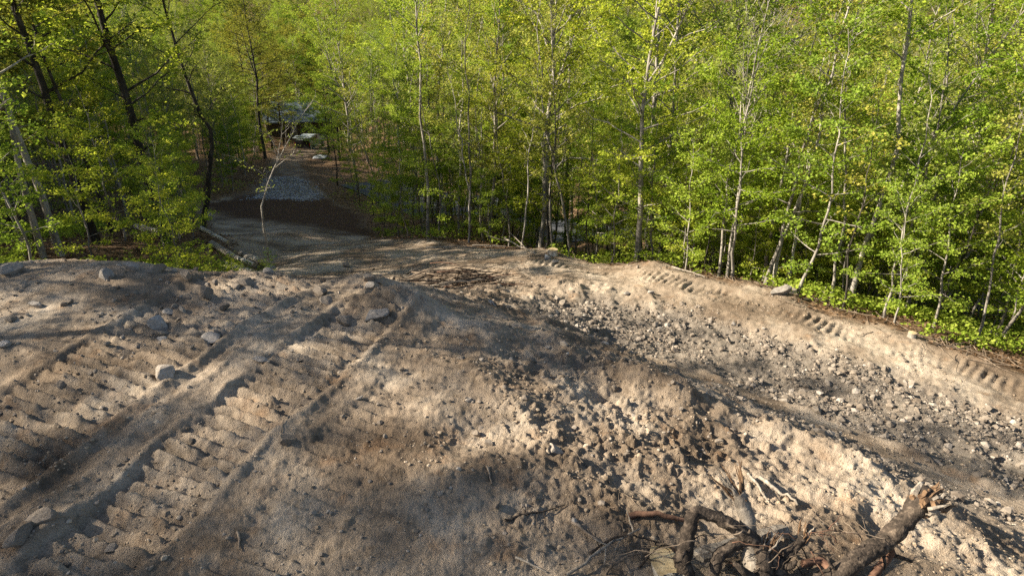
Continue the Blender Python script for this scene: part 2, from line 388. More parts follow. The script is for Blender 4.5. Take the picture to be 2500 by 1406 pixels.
def leaf_material(name, stops, trans, tmix=0.45):
    m, t, b = mat(name)
    ge = t.nodes.new("ShaderNodeNewGeometry"); oi = t.nodes.new("ShaderNodeObjectInfo")
    r = ramp(t, stops, ge.outputs["Random Per Island"])
    rr = ramp(t, [(0, (0.72,0.80,0.85)), (0.5, (1,1,1)), (1, (1.28,1.12,0.95))], oi.outputs["Random"])
    c = mixc(t, r.outputs[0], rr.outputs[0], 1.0, 'MULTIPLY')
    t.nodes.remove(b); b = t.nodes.new("ShaderNodeBsdfDiffuse"); t.links.new(c, b.inputs[0])
    tr = t.nodes.new("ShaderNodeBsdfTranslucent")
    ct = mixc(t, c, trans, 1.0, 'MULTIPLY'); t.links.new(ct, tr.inputs[0])
    mx = t.nodes.new("ShaderNodeMixShader"); mx.inputs[0].default_value = tmix
    out = t.nodes["Material Output"]
    t.links.new(b.outputs[0], mx.inputs[1]); t.links.new(tr.outputs[0], mx.inputs[2]); t.links.new(mx.outputs[0], out.inputs[0])
    return m
def plain(name, c, rough=0.8, nscale=6, var=0.25, spec=0.3, metal=0.0):
    m, t, b = mat(name)
    n = noise(t, nscale, 5, coords(t), 0.6)
    r = ramp(t, [(0.3, tuple(x * (1 - var) for x in c)), (0.7, tuple(min(1, x * (1 + var)) for x in c))], n.outputs[0])
    t.links.new(r.outputs[0], b.inputs["Base Color"]); b.inputs["Roughness"].default_value = rough
    b.inputs["Specular IOR Level"].default_value = spec; b.inputs["Metallic"].default_value = metal
    return m
def wood_material(name, dark, pale, sc=(30, 30, 3)):
    m, t, b = mat(name)
    n = noise(t, 1.0, 5, coords(t, "Object", sc), 0.65); n2 = noise(t, 4, 4, coords(t), 0.6)
    r = ramp(t, [(0.32, dark), (0.68, pale)], n.outputs[0])
    r2 = ramp(t, [(0.35, (0.6,0.58,0.56)), (0.65, (1.1,1.1,1.1))], n2.outputs[0])
    c = mixc(t, r.outputs[0], r2.outputs[0], 0.8, 'MULTIPLY')
    t.links.new(c, b.inputs["Base Color"]); bump(t, b, n.outputs[0], 0.8, 0.012)
    return m

M_earth = ground_material()
M_stone = stone_material("fieldstone", (0.17,0.14,0.11), (0.31,0.26,0.205), (0.43,0.375,0.31))
M_pale = stone_material("pale_stone", (0.28,0.25,0.215), (0.42,0.385,0.345), (0.52,0.50,0.47))
M_gravel = stone_material("crushed_gravel", (0.30,0.30,0.31), (0.50,0.50,0.51), (0.68,0.68,0.68))
M_rubble = stone_material('rubble_stone', (0.16,0.13,0.10), (0.29,0.245,0.195), (0.42,0.37,0.31))
M_clod = stone_material('soil_clods', (0.23,0.175,0.12), (0.38,0.30,0.21), (0.45,0.375,0.285))
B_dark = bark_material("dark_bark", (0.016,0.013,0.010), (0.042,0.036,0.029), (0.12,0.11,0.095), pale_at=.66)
B_grey = bark_material("grey_bark", (0.09,0.08,0.07), (0.25,0.23,0.20), (0.45,0.42,0.375))
B_pale = bark_material("pale_bark", (0.12,0.105,0.09), (0.29,0.27,0.24), (0.46,0.43,0.39), 0.6, 5.0)
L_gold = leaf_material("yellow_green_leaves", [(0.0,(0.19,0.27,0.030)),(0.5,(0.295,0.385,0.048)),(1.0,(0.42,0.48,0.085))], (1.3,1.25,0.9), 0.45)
L_green = leaf_material("fresh_green_leaves", [(0.0,(0.13,0.21,0.022)),(0.5,(0.20,0.30,0.030)),(1.0,(0.29,0.38,0.05))], (1.35,1.3,0.9), 0.45)
L_olive = leaf_material("olive_leaves", [(0.0,(0.20,0.235,0.045)),(0.6,(0.315,0.35,0.070)),(1.0,(0.43,0.43,0.13))], (1.3,1.25,0.9), 0.45)
L_shade = leaf_material('shade_toned_olive_leaves', [(0.0,(0.12,0.135,0.022)),(0.5,(0.19,0.205,0.034)),(1.0,(0.29,0.28,0.06))], (1.35,1.3,0.9), 0.45)  # olive leaves darkened: the left wood's shade is put into the colour
L_shade_green = leaf_material('shade_toned_green_leaves', [(0.0,(0.07,0.12,0.014)),(0.5,(0.115,0.18,0.020)),(1.0,(0.19,0.25,0.034))], (1.4,1.35,0.9), 0.45)  # darker green stands in for shade in the left wood and driveway cut
L_rust = leaf_material("orange_spring_leaves", [(0.0,(0.26,0.19,0.04)),(0.5,(0.40,0.24,0.07)),(1.0,(0.46,0.32,0.09))], (1.4,1.3,0.8), 0.5)
M_litter = leaf_material("fallen_leaves", [(0.0,(0.05,0.03,0.017)),(0.5,(0.13,0.075,0.04)),(1.0,(0.24,0.16,0.095))], (0.8,0.6,0.4), 0.2)
M_root = bark_material("root_bark", (0.016,0.013,0.010), (0.052,0.040,0.031), (0.16,0.125,0.095), 1.0, 22.0)
M_torn = wood_material("torn_wood", (0.06,0.033,0.018), (0.27,0.17,0.095))
M_weather = wood_material("weathered_wood", (0.14,0.115,0.09), (0.40,0.35,0.28))
M_cut = wood_material("fresh_cut_wood", (0.42,0.31,0.16), (0.62,0.50,0.30), (8, 8, 8))
M_stick = wood_material("dry_sticks", (0.09,0.065,0.045), (0.33,0.26,0.19), (12, 12, 12))
M_redstick = wood_material("reddish_sticks", (0.07,0.036,0.024), (0.22,0.125,0.08), (12, 12, 12))
M_log = bark_material("log_bark", (0.16,0.14,0.115), (0.36,0.33,0.285), (0.60,0.57,0.51), 1.0, 5.0)
M_asphalt = plain("asphalt", (0.07,0.074,0.082), 0.9, 3, 0.2)

# ------------------------------------------------------------------ ground sheet
def build_ground():
    az = np.concatenate([np.radians(np.linspace(-50, 50, 740)), np.radians(np.linspace(50, 310, 66))[1:-1]])
    r = [0.0]
    rr = np.concatenate([np.linspace(0.3, 2.9, 12), 3.0 * np.exp(np.arange(0, math.log(16.5 / 3), 0.0038)),
                         16.5 * np.exp(np.arange(0, math.log(60 / 16.5), 0.011)), 60 * np.exp(np.arange(0, math.log(1500 / 60) + 0.04, 0.035))])
    R, A = np.meshgrid(rr, az, indexing="ij")
    X = (R * np.sin(A)).ravel(); Y = (R * np.cos(A)).ravel()
    Z = H(X, Y)
    nr, na = len(rr), len(az)
    i = np.arange(nr - 1)[:, None] * na; j = np.arange(na)[None]; k = (j + 1) % na
    F = np.stack([i + j, i + na + j, i + na + k, i + k], -1).reshape(-1, 4)
    V = np.stack([X, Y, Z], 1)
    V = np.concatenate([V, [[0, 0, hz(0, 0.01)]]])
    me = mesh_np("ground", V, F, True, [M_earth])
    # close the hole under the camera
    d = poly_inside(X, Y, DIRT) + 0.35 * fbm(X, Y, 1.2, 4, 71)
    litter = sstep(0.25, -0.35, d)
    rub = sstep(-0.3, 0.4, poly_inside(X, Y, RUBBLE) + 0.3 * fbm(X, Y, 0.6, 3, 73)) * 0.9
    rub = np.maximum(rub, 0.7 * sstep(-0.5, 0.6, poly_inside(X, Y, PAD) + .4 * fbm(X, Y, .8, 3, 76)))
    rub = rub * (1 - sstep(0.40, 0.28, seg_dist(X, Y, PATH)[0]))
    top = sstep(-0.8, 0.8, poly_inside(X, Y, TOPSOIL) + 0.8 * fbm(X, Y, 1.5, 3, 75))
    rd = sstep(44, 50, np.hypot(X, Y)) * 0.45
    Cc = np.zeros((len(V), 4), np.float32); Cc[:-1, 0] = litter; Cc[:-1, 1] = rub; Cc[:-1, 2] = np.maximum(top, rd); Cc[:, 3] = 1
    at = me.color_attributes.new("zone", 'FLOAT_COLOR', 'POINT'); at.data.foreach_set("color", Cc.ravel())
    o = obj("ground", me); o["kind"] = "structure"
build_ground()

# paved lane seen through the trunks, below the site
def build_road():
    line = [D(905,452,49.5), D(960,470,47), D(1100,525,43), D(1240,548,43), D(1420,560,44), D(1650,560,50), D(1950,560,60)]
    line = np.array([xy(p) for p in line]); n = 70
    s = np.linspace(0, len(line) - 1, n); L = np.stack([np.interp(s, range(len(line)), line[:, 0]), np.interp(s, range(len(line)), line[:, 1])], 1)
    for _ in range(6): L[1:-1] = (L[:-2] + 2 * L[1:-1] + L[2:]) / 4
    T = np.gradient(L, axis=0); T /= np.linalg.norm(T, axis=1)[:, None]; N = np.stack([-T[:, 1], T[:, 0]], 1)
    ws = np.linspace(-2.6, 2.6, 9)
    Pp = L[:, None] + N[:, None] * ws[None, :, None]
    X = Pp[..., 0].ravel(); Y = Pp[..., 1].ravel()
    Z = H(X, Y, False).reshape(n, -1); Z = np.maximum(Z, Z.mean(1, keepdims=True)) * 0.5 + Z.max(1, keepdims=True) * 0.5 + 0.06
    V = np.stack([X, Y, Z.ravel()], 1); m = len(ws)
    F = [[i * m + j, i * m + j + 1, (i + 1) * m + j + 1, (i + 1) * m + j] for i in range(n - 1) for j in range(m - 1)]
    o = obj("road", mesh_np("road", V, F, True, [M_asphalt])); o["kind"] = "structure"
build_road()

# ------------------------------------------------------------------ trees
UP = np.array([0, 0, 1.0])
def unit(v): return v / (np.linalg.norm(v) + 1e-9)
def poly_at(pts, t):
    f = t * (len(pts) - 1); i = min(int(f), len(pts) - 2); return pts[i] + (pts[i + 1] - pts[i]) * (f - i)
def leaf_mesh(rng, C, size, up=0.55, outward=None):
    n = len(C)
    N = rng.standard_normal((n, 3)) * up; N[:, 2] += 1.0; N /= np.linalg.norm(N, axis=1)[:, None]
    d = rng.standard_normal((n, 3)); d[:, 2] -= 0.25
    if outward is not None: d += outward * 0.8
    d -= (d * N).sum(1)[:, None] * N; d /= np.linalg.norm(d, axis=1)[:, None] + 1e-9
    s = np.cross(N, d); L = size * rng.uniform(0.6, 1.35, n)[:, None]
    w = L * rng.uniform(0.36, 0.52, n)[:, None]
    mid = C + d * L * 0.48 + N * L * 0.14
    V = np.stack([C, mid + s * w, C + d * L - N * L * 0.10, mid - s * w], 1).reshape(-1, 3)
    b = np.arange(n)[:, None] * 4
    F = np.concatenate([b + np.array([[0, 1, 2]]), b + np.array([[0, 2, 3]])])
    return V, F
def gen_tree(seed, h, r0, lo, nb, spread, nleaf, leaf, wig=0.018, forks=0, fork_at=0.45, elev=(20, 60), trunk=None, sub=5, sides=8, layered=0.5, taper=0.85, topbare=0.0, base_sink=0.5):
    rng = np.random.default_rng(seed)
    parts = []; Lc = []; Lo = []
    if trunk is None:
        n = 15; t = np.linspace(0, 1, n)
        off = np.cumsum(rng.standard_normal((n, 2)), 0) * wig * h / math.sqrt(n); off -= off[0]
        off += np.sin(t * 5 + rng.uniform(0, 6))[:, None] * rng.standard_normal(2) * wig * h * 0.3; off -= off[0]
        tp = np.stack([off[:, 0], off[:, 1], t * h], 1)
    else: tp = np.asarray(trunk, float); n = len(tp); t = np.linspace(0, 1, n)
    tp0 = tp.copy(); tp0[0, 2] -= base_sink
    rad = r0 * (1 - taper * t) * (1 + 0.35 * np.exp(-t * 26))
    parts.append(tube(tp0, rad, sides, rng, 0.04))
    leaders = [(tp, r0, lo)]
    for k in range(forks):
        tf = fork_at + rng.uniform(-0.06, 0.10); b0 = poly_at(tp, tf); az = rng.uniform(0, 6.28) if k == 0 else az + 2.1 + rng.uniform(-.5, .5)
        L = (1 - tf) * h * rng.uniform(0.75, 0.95); m = 9; s = np.linspace(0, 1, m)
        sp = L * rng.uniform(0.24, 0.42)
        lp = b0 + np.stack([np.cos(az) * sp * s ** 0.75, np.sin(az) * sp * s ** 0.75, L * s], 1) + np.cumsum(rng.standard_normal((m, 3)), 0) * 0.03 * s[:, None]
        rr = r0 * (1 - taper * tf) * 0.72
        parts.append(tube(lp, rr * (1 - 0.88 * s), 6, rng, 0.03)); leaders.append((lp, rr, 0.15))
    for li, (lp, rr, lo_) in enumerate(leaders):
        nbb = nb if li == 0 else max(4, int(nb * 0.5)); az = rng.uniform(0, 6.28)
        for b in range(nbb):
            q = (b + rng.uniform(0, 1)) / nbb; tt = lo_ + (0.985 - lo_) * q
            p0 = poly_at(lp, tt); az += 2.4 + rng.uniform(-.5, .5)
            L = spread * (0.30 + 0.70 * math.sin(math.pi * (0.12 + 0.80 * q ** 0.85))) * rng.uniform(0.65, 1.25) * (1 if li == 0 else 0.7)
            e = math.radians(elev[0] + (elev[1] - elev[0]) * q + rng.uniform(-12, 12))
            m = 6; s = np.linspace(0, 1, m)
            dirv = np.array([math.cos(az) * math.cos(e), math.sin(az) * math.cos(e), math.sin(e)])
            bend = rng.uniform(-0.15, 0.25) * L
            bp = p0 + dirv * (s * L)[:, None] + UP * (bend * s ** 2)[:, None] + rng.standard_normal((m, 3)) * 0.035 * L * s[:, None]
            br = max(0.006, min(rr * (1 - taper * tt) * 0.55, 0.012 * L + 0.008))
            parts.append(tube(bp, br * (1 - 0.8 * s), 4))
            for c in range(sub):
                sc_ = rng.uniform(0.25, 1.0); q0 = poly_at(bp, sc_); l2 = L * rng.uniform(0.22, 0.48) * (1.15 - 0.4 * sc_)
                rot = rng.choice([-1, 1]) * math.radians(rng.uniform(25, 65))
                c_, s_ = math.cos(rot), math.sin(rot)
                d2 = np.array([dirv[0] * c_ - dirv[1] * s_, dirv[0] * s_ + dirv[1] * c_, dirv[2] * rng.uniform(0.2, 0.9) + rng.uniform(-.1, .2)]); d2 = unit(d2)
                s2 = np.linspace(0, 1, 4)
                sp2 = q0 + d2 * (s2 * l2)[:, None] + rng.standard_normal((4, 3)) * 0.05 * l2 * s2[:, None]
                parts.append(tube(sp2, max(0.004, br * 0.4) * (1 - 0.75 * s2), 3))
                if rng.uniform() > topbare * (q ** 0.7):
                    Lc.append((sp2, l2, d2))
    tot = sum(a[1] for a in Lc); C = []; O = []
    for sp2, l2, d2 in Lc:
        k = max(1, int(round(nleaf * l2 / tot / 5)))
        for _ in range(k):
            s = rng.uniform(0.15, 1.08); c0 = sp2[0] + (sp2[-1] - sp2[0]) * s + rng.standard_normal(3) * np.array([1, 1, 1 - layered]) * (0.05 + 0.12 * l2)
            C.append(c0 + rng.standard_normal((5, 3)) * np.array([1, 1, 0.5]) * leaf * 0.95); O.append(np.tile(d2, (5, 1)))
    C = np.concatenate(C); O = np.concatenate(O)
    return join(parts), leaf_mesh(rng, C, leaf, 0.6, O)
def tree_meshes(args, bark, leafm):
    (tv, tf), (lv, lf) = gen_tree(**args)
    return mesh_np("trunk", tv, tf, True, [bark]), mesh_np("crown", lv, lf, False, [leafm])
def place(name, meshes, loc, rz, sc, label, group, cat="tree", parts=("trunk", "crown"), tilt=(0, 0)):
    e = empty(name, loc); e.rotation_euler = (tilt[0], tilt[1], rz); e.scale = (sc, sc, sc)
    for pn, me in zip(parts, meshes): obj(pn, me, e)
    return tag(e, label, cat, group)

R = random.Random(11)
VAR = {}
VAR['maple'] = [tree_meshes(dict(seed=100 + i, h=[11, 10, 12, 9][i], r0=[.095, .075, .11, .065][i], lo=[.14, .12, .2, .10][i], nb=[34, 30, 36, 28][i], spread=[2.5, 2.2, 2.8, 2.0][i],
                nleaf=14500, leaf=.076, forks=[1, 0, 2, 0][i], fork_at=.5), B_grey, L_gold) for i in range(4)]
VAR['green'] = [tree_meshes(dict(seed=120 + i, h=[10, 8.5][i], r0=[.085, .065][i], lo=.10, nb=34, spread=[2.7, 2.2][i], nleaf=14500, leaf=.078, forks=0), B_grey, L_green) for i in range(2)]
VAR['dark'] = [tree_meshes(dict(seed=130 + i, h=[12.5, 11.5, 13.5][i], r0=[.13, .09, .11][i], lo=[.28, .25, .3][i], nb=[38, 34, 36][i], spread=[3.3, 3.0, 3.4][i], nleaf=13000, leaf=.092, forks=[1, 0, 0][i], elev=(5, 50)), B_dark, [L_shade, L_shade_green, L_shade][i]) for i in range(3)]
VAR['olive'] = [tree_meshes(dict(seed=140 + i, h=[10.5, 12.5][i], r0=[.075, .095][i], lo=.2, nb=32, spread=2.8, nleaf=9000, leaf=.076, forks=i, topbare=.35, elev=(30, 68)), B_grey, L_olive) for i in range(2)]
VAR['bare'] = [tree_meshes(dict(seed=150 + i, h=[11.5, 13][i], r0=[.08, .095][i], lo=.3, nb=30, spread=2.5, nleaf=1800, leaf=.09, forks=2, fork_at=.42, topbare=.5, elev=(40, 72), sub=8), [B_grey, B_pale][i], L_olive) for i in range(2)]
VAR['rust'] = [tree_meshes(dict(seed=160, h=10, r0=.08, lo=.2, nb=28, spread=2.4, nleaf=5000, leaf=.10), B_grey, L_rust)]
VAR['pole'] = [tree_meshes(dict(seed=190 + i, h=[10, 8.5, 11.5][i], r0=[.055, .045, .06][i], lo=[.45, .4, .5][i], nb=18, spread=[1.4, 1.2, 1.5][i], nleaf=[2200, 1800, 2600][i], leaf=.07, sides=6, elev=(30, 65), sub=4, wig=.025), [B_pale, B_grey, B_grey][i], [L_gold, L_olive, L_gold][i]) for i in range(3)]
VAR['sapling'] = [tree_meshes(dict(seed=170 + i, h=[5.5, 4.2, 6.8, 3.4][i], r0=[.035, .028, .045, .022][i], lo=[.12, .1, .2, .1][i], nb=[26, 22, 26, 18][i], spread=[1.25, 1.05, 1.4, .9][i], nleaf=[5000, 3800, 5600, 2800][i], leaf=.060,
                sides=6, elev=(10, 45), sub=4, wig=.03, base_sink=.15), B_grey, [L_gold, L_gold, L_green, L_gold][i]) for i in range(4)]
VAR['whip'] = [tree_meshes(dict(seed=180 + i, h=[6.5, 5.0, 8.0][i], r0=[.035, .028, .045][i], lo=.35, nb=16, spread=[.9, .8, 1.0][i], nleaf=[700, 450, 1000][i], leaf=.075, sides=6, elev=(30, 65), sub=3, wig=.03, base_sink=.15), [B_grey, B_dark, B_pale][i], L_olive) for i in range(3)]

# hand-placed trees: trunk follows what the photo shows, in a plane at its own depth
def hero(label, path, depth, h, r0, bark, leafm, name="leafy_tree", **kw):
    base = D(path[0][0], path[0][1], depth)
    gz = hz(base[0], base[1], False)
    pts = [np.array([base[0], base[1], gz])]
    for (px, py) in path:
        q = D(px, py, depth)
        if q[2] > gz + 0.4: pts.append(q)
    pts = np.array(pts)
    if pts[-1][2] < gz + h:                     # grow on above the frame
        d = unit(pts[-1] - pts[-2]); d = unit(d + UP * 0.4); rem = gz + h - pts[-1][2]
        pts = np.concatenate([pts, [pts[-1] + d * rem * 0.5, pts[-1] + d * rem + np.array([.2, .1, 0])]])
    seg = np.concatenate([[0], np.cumsum(np.linalg.norm(np.diff(pts, axis=0), axis=1))]); s = np.linspace(0, seg[-1], 16)
    tp = np.stack([np.interp(s, seg, pts[:, i]) for i in range(3)], 1)
    rg = np.random.default_rng(int(path[0][0] * 7 + depth)); tp[1:-1, 1] += np.cumsum(rg.standard_normal(14)) * 0.06
    org = tp[0].copy()
    a = dict(seed=int(path[0][0]), h=h, r0=r0, lo=.25, nb=26, spread=2.6, nleaf=6000, leaf=.11, trunk=tp - org); a.update(kw)
    ms = tree_meshes(a, bark, leafm)
    return place(name, ms, org, 0, 1, label, None)
HB = dict(lo=.30, nb=26, spread=2.8)
hero("thick dark trunk forking high up, tallest by the mound crest on the left", [(420,640),(385,520),(350,400),(318,260),(300,190),(270,90),(245,0)], 20, 14, .14, B_dark, L_gold, lo=.2, nb=30, spread=3.0, nleaf=7500, forks=1, fork_at=.42)
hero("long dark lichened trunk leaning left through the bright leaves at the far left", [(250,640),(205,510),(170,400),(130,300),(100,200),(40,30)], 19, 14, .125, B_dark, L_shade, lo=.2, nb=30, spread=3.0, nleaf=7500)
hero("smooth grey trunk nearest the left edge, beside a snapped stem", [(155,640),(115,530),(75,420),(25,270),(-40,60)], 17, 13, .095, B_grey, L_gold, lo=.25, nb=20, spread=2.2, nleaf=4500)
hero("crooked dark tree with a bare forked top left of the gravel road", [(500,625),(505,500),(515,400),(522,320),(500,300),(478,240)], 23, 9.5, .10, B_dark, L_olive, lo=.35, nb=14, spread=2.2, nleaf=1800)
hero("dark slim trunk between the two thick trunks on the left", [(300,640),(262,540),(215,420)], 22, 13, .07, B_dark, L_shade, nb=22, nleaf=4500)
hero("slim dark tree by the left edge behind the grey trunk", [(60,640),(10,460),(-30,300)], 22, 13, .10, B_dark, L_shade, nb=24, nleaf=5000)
hero("tall straight pale trunk with wide forks behind the sawn stump", [(1340,600),(1336,500),(1333,400),(1338,300),(1346,200),(1352,100),(1345,0)], 25, 17, .125, B_pale, L_gold, lo=.30, nb=22, spread=3.8, nleaf=4500, elev=(35, 60), forks=1, fork_at=.72)
hero("slender pale trunk right of the tall forked tree", [(1382,560),(1385,420),(1386,250),(1392,100)], 30, 15, .09, B_grey, L_gold, nb=24, nleaf=6000)
hero("straight grey trunk rising from the green thicket in the middle right", [(1582,635),(1590,480),(1595,300),(1612,100),(1620,0)], 23, 16, .085, B_grey, L_gold, nb=24, spread=3.0, nleaf=5500, forks=1, fork_at=.6)
hero("thin pale twin trunk just right of the straight grey trunk", [(1610,635),(1625,480),(1640,300),(1652,100)], 23.5, 15, .07, B_pale, L_gold, nb=22, nleaf=5000)
hero("thin young tree at the berm edge with a fork halfway up", [(1775,690),(1790,590),(1808,490),(1815,400),(1822,300)], 15.8, 7.0, .04, B_grey, L_olive, name="young_tree", lo=.4, nb=14, spread=1.2, nleaf=350, leaf=.08, forks=2, fork_at=.5, elev=(45, 70), base_sink=.2)
hero("pale curving birch-like trunk leaning right beside the berm", [(2072,745),(2110,610),(2150,500),(2178,400),(2200,310),(2196,260),(2205,180)], 15.5, 12, .065, B_pale, L_olive, lo=.45, nb=16, spread=1.8, nleaf=900, topbare=.3, elev=(35, 65))
hero("stout pale tree with spreading bare limbs at the upper right", [(2262,640),(2300,500),(2335,370),(2365,280),(2390,190),(2412,80),(2425,0)], 21, 16, .062, B_grey, L_olive, lo=.45, nb=20, spread=3.4, nleaf=2600, leaf=.08, forks=2, fork_at=.55, topbare=.4, elev=(40, 65), sub=7)
hero("pale leaning trunk nearest the right edge", [(2335,625),(2375,520),(2420,420),(2455,330),(2500,240),(2560,80)], 18.5, 14, .085, B_pale, L_olive, lo=.5, nb=16, spread=2.6, nleaf=1400, forks=1, fork_at=.6, topbare=.3, elev=(40, 65))
hero("dark twin-stemmed tree leaning over the berm shoulder", [(2070,748),(2085,690),(2120,610),(2160,560)], 15.9, 8.5, .06, B_grey, L_gold, name="young_tree", lo=.3, nb=16, spread=1.5, nleaf=1800, leaf=.09)
hero("many-stemmed dark grey tree fanning upward at upper right centre", [(1800,560),(1815,430),(1835,330),(1850,240),(1880,120)], 30, 15, .10, B_grey, L_olive, lo=.35, nb=26, spread=3.6, nleaf=1800, forks=4, fork_at=.42, topbare=.5, elev=(40, 65), sub=7)
hero("bare pale trunk with a Y fork right of the gravel road woods", [(1070,560),(1072,420),(1072,300),(1068,240),(1080,140)], 33, 13, .09, B_pale, L_gold, lo=.4, nb=20, spread=2.4, nleaf=4000, forks=1, fork_at=.55)
hero("slanting grey trunk above the roadside thicket", [(1015,400),(1010,300),(1000,200),(990,140),(985,0)], 42, 15, .13, B_grey, L_gold, nb=24, spread=3.2, nleaf=6000, forks=1)
hero("bare leafless sapling standing in front of the gravel patch", [(652,655),(645,560),(641,500),(660,430),(690,370),(715,325)], 16.5, 4.6, .036, B_pale, L_olive, name="young_tree", lo=.4, nb=10, spread=1.1, nleaf=40, leaf=.05, forks=1, fork_at=.55, elev=(35, 60), base_sink=.2, sides=6)

# forest: individual trees over the slopes
placed = []
def free(x, y, dmin):
    for (a, b) in placed:
        if (a - x) ** 2 + (b - y) ** 2 < dmin * dmin: return False
    return True
ROADXY = [xy(p) for p in (D(800,395,66), D(850,430,54), D(960,470,47), D(1100,525,43), D(1240,548,43), D(1420,560,44), D(1650,560,50), D(1950,560,60))]
DRIVE = [xy(p) for p in (D(700,470,42), D(700,400,57), D(725,380,68), D(762,362,82), D(770,340,96))]
HOUSE = D(752, 335, 106)
def clear_v(X, Y, margin):
    k = (poly_inside(X, Y, DIRT) < -margin) & (seg_dist(X, Y, ROADXY)[0] > 2.9) & (seg_dist(X, Y, DRIVE)[0] > 2.2)
    return k & ~((np.abs(X - HOUSE[0]) < 6.5) & (np.abs(Y - HOUSE[1]) < 5.5))
def sight_v(X, Y):                          # the cut along the driveway
    px = 1250 + FPX * X / (Y * 1.02)
    a = (Y > 14) & (Y < 42) & (px > 585) & (px < 835)
    b = (Y >= 42) & (Y < 84) & (px > 668) & (px < 785)
    return a | b | ((Y >= 84) & (Y < 102) & (px > 728) & (px < 790))
KINDS = {
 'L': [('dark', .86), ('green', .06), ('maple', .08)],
 'R': [('maple', .36), ('green', .10), ('olive', .17), ('bare', .12), ('rust', .04), ('pole', .21)],
}
LABEL = {
 ('L', 'dark'): ("dark-trunked leafy tree in the shady wood on the left", "trees of the shady wood on the left"),
 ('L', 'green'): ("fresh green leafy tree in the shady wood on the left", "green trees of the wood on the left"),
 ('L', 'maple'): ("yellow-green grey-trunked tree in the wood on the left", "yellow-green trees of the wood on the left"),
 ('R', 'maple'): ("sunlit yellow-green tree in the wood beyond the dirt berm", "yellow-green trees beyond the berm"),
 ('R', 'green'): ("fresh green tree among yellower trees beyond the dirt berm", "green trees beyond the berm"),
 ('R', 'olive'): ("olive thin-leaved tree in the wood beyond the dirt berm", "olive trees beyond the berm"),
 ('R', 'bare'): ("nearly bare pale-limbed tree in the wood beyond the dirt berm", "bare-limbed trees beyond the berm"),
 ('R', 'pole'): ("slender pole-trunked tree in the wood beyond the dirt berm", "slender pole trees beyond the berm"),
 ('R', 'rust'): ("small orange-leaved tree in the wood beyond the dirt berm", "orange-leaved trees beyond the berm"),
}
def pick(kinds):
    r = R.random(); a = 0
    for k, w in kinds:
        a += w
        if r <= a: return k
    return kinds[0][0]
def forest():
    rg = np.random.default_rng(42); N = 9000
    Y = np.where(rg.random(N) < .45, rg.uniform(10, 175, N), rg.uniform(12, 80, N)); X = rg.uniform(-1, 1, N) * (Y * 0.90 + 6)
    k = clear_v(X, Y, 1.2) & ~sight_v(X, Y) & ~((X < 0) & (Y < 14)); X = X[k]; Y = Y[k]
    Z = H(X, Y, False); n = 0; far = []; grid = {}
    for x, y, z in zip(X.tolist(), Y.tolist(), Z.tolist()):
        side = 'L' if x < -0.30 * y + 0.5 else 'R'
        dmin = 2.2 if y < 45 else 2.9 if y < 80 else 3.3
        c = (int(x // 4.5), int(y // 4.5))
        if any((a - x) ** 2 + (b - y) ** 2 < dmin * dmin for i in (-1, 0, 1) for j in (-1, 0, 1) for (a, b) in grid.get((c[0] + i, c[1] + j), ())): continue
        grid.setdefault(c, []).append((x, y))
        if y > 78 or n >= 299: far.append((x, y)); continue
        if side == 'R' and y < 24 and R.random() < .4: continue
        if side == 'L' and y < 26 and x > -17 and R.random() < .65: continue
        k = pick(KINDS[side])
        if side == 'R' and y < 30: k = R.choice(['pole', 'pole', 'olive', 'pole', 'maple']); v = R.choice(VAR[k]); n += 1
        lb, gr = LABEL[(side, k)]
        place(k_name[k], v, (x, y, z), R.uniform(0, 6.28), R.uniform(.78, 1.15) * (.72 if side == 'L' and y < 27 else .9 if side == 'L' and y < 42 else 1), lb, gr, tilt=(R.gauss(0, .03), R.gauss(0, .03)))
    return far
k_name = dict(pole="slender_tree", dark="leafy_tree", green="leafy_tree", maple="maple_tree", olive="leafy_tree", bare="bare_tree", rust="leafy_tree")
far_pts = forest()

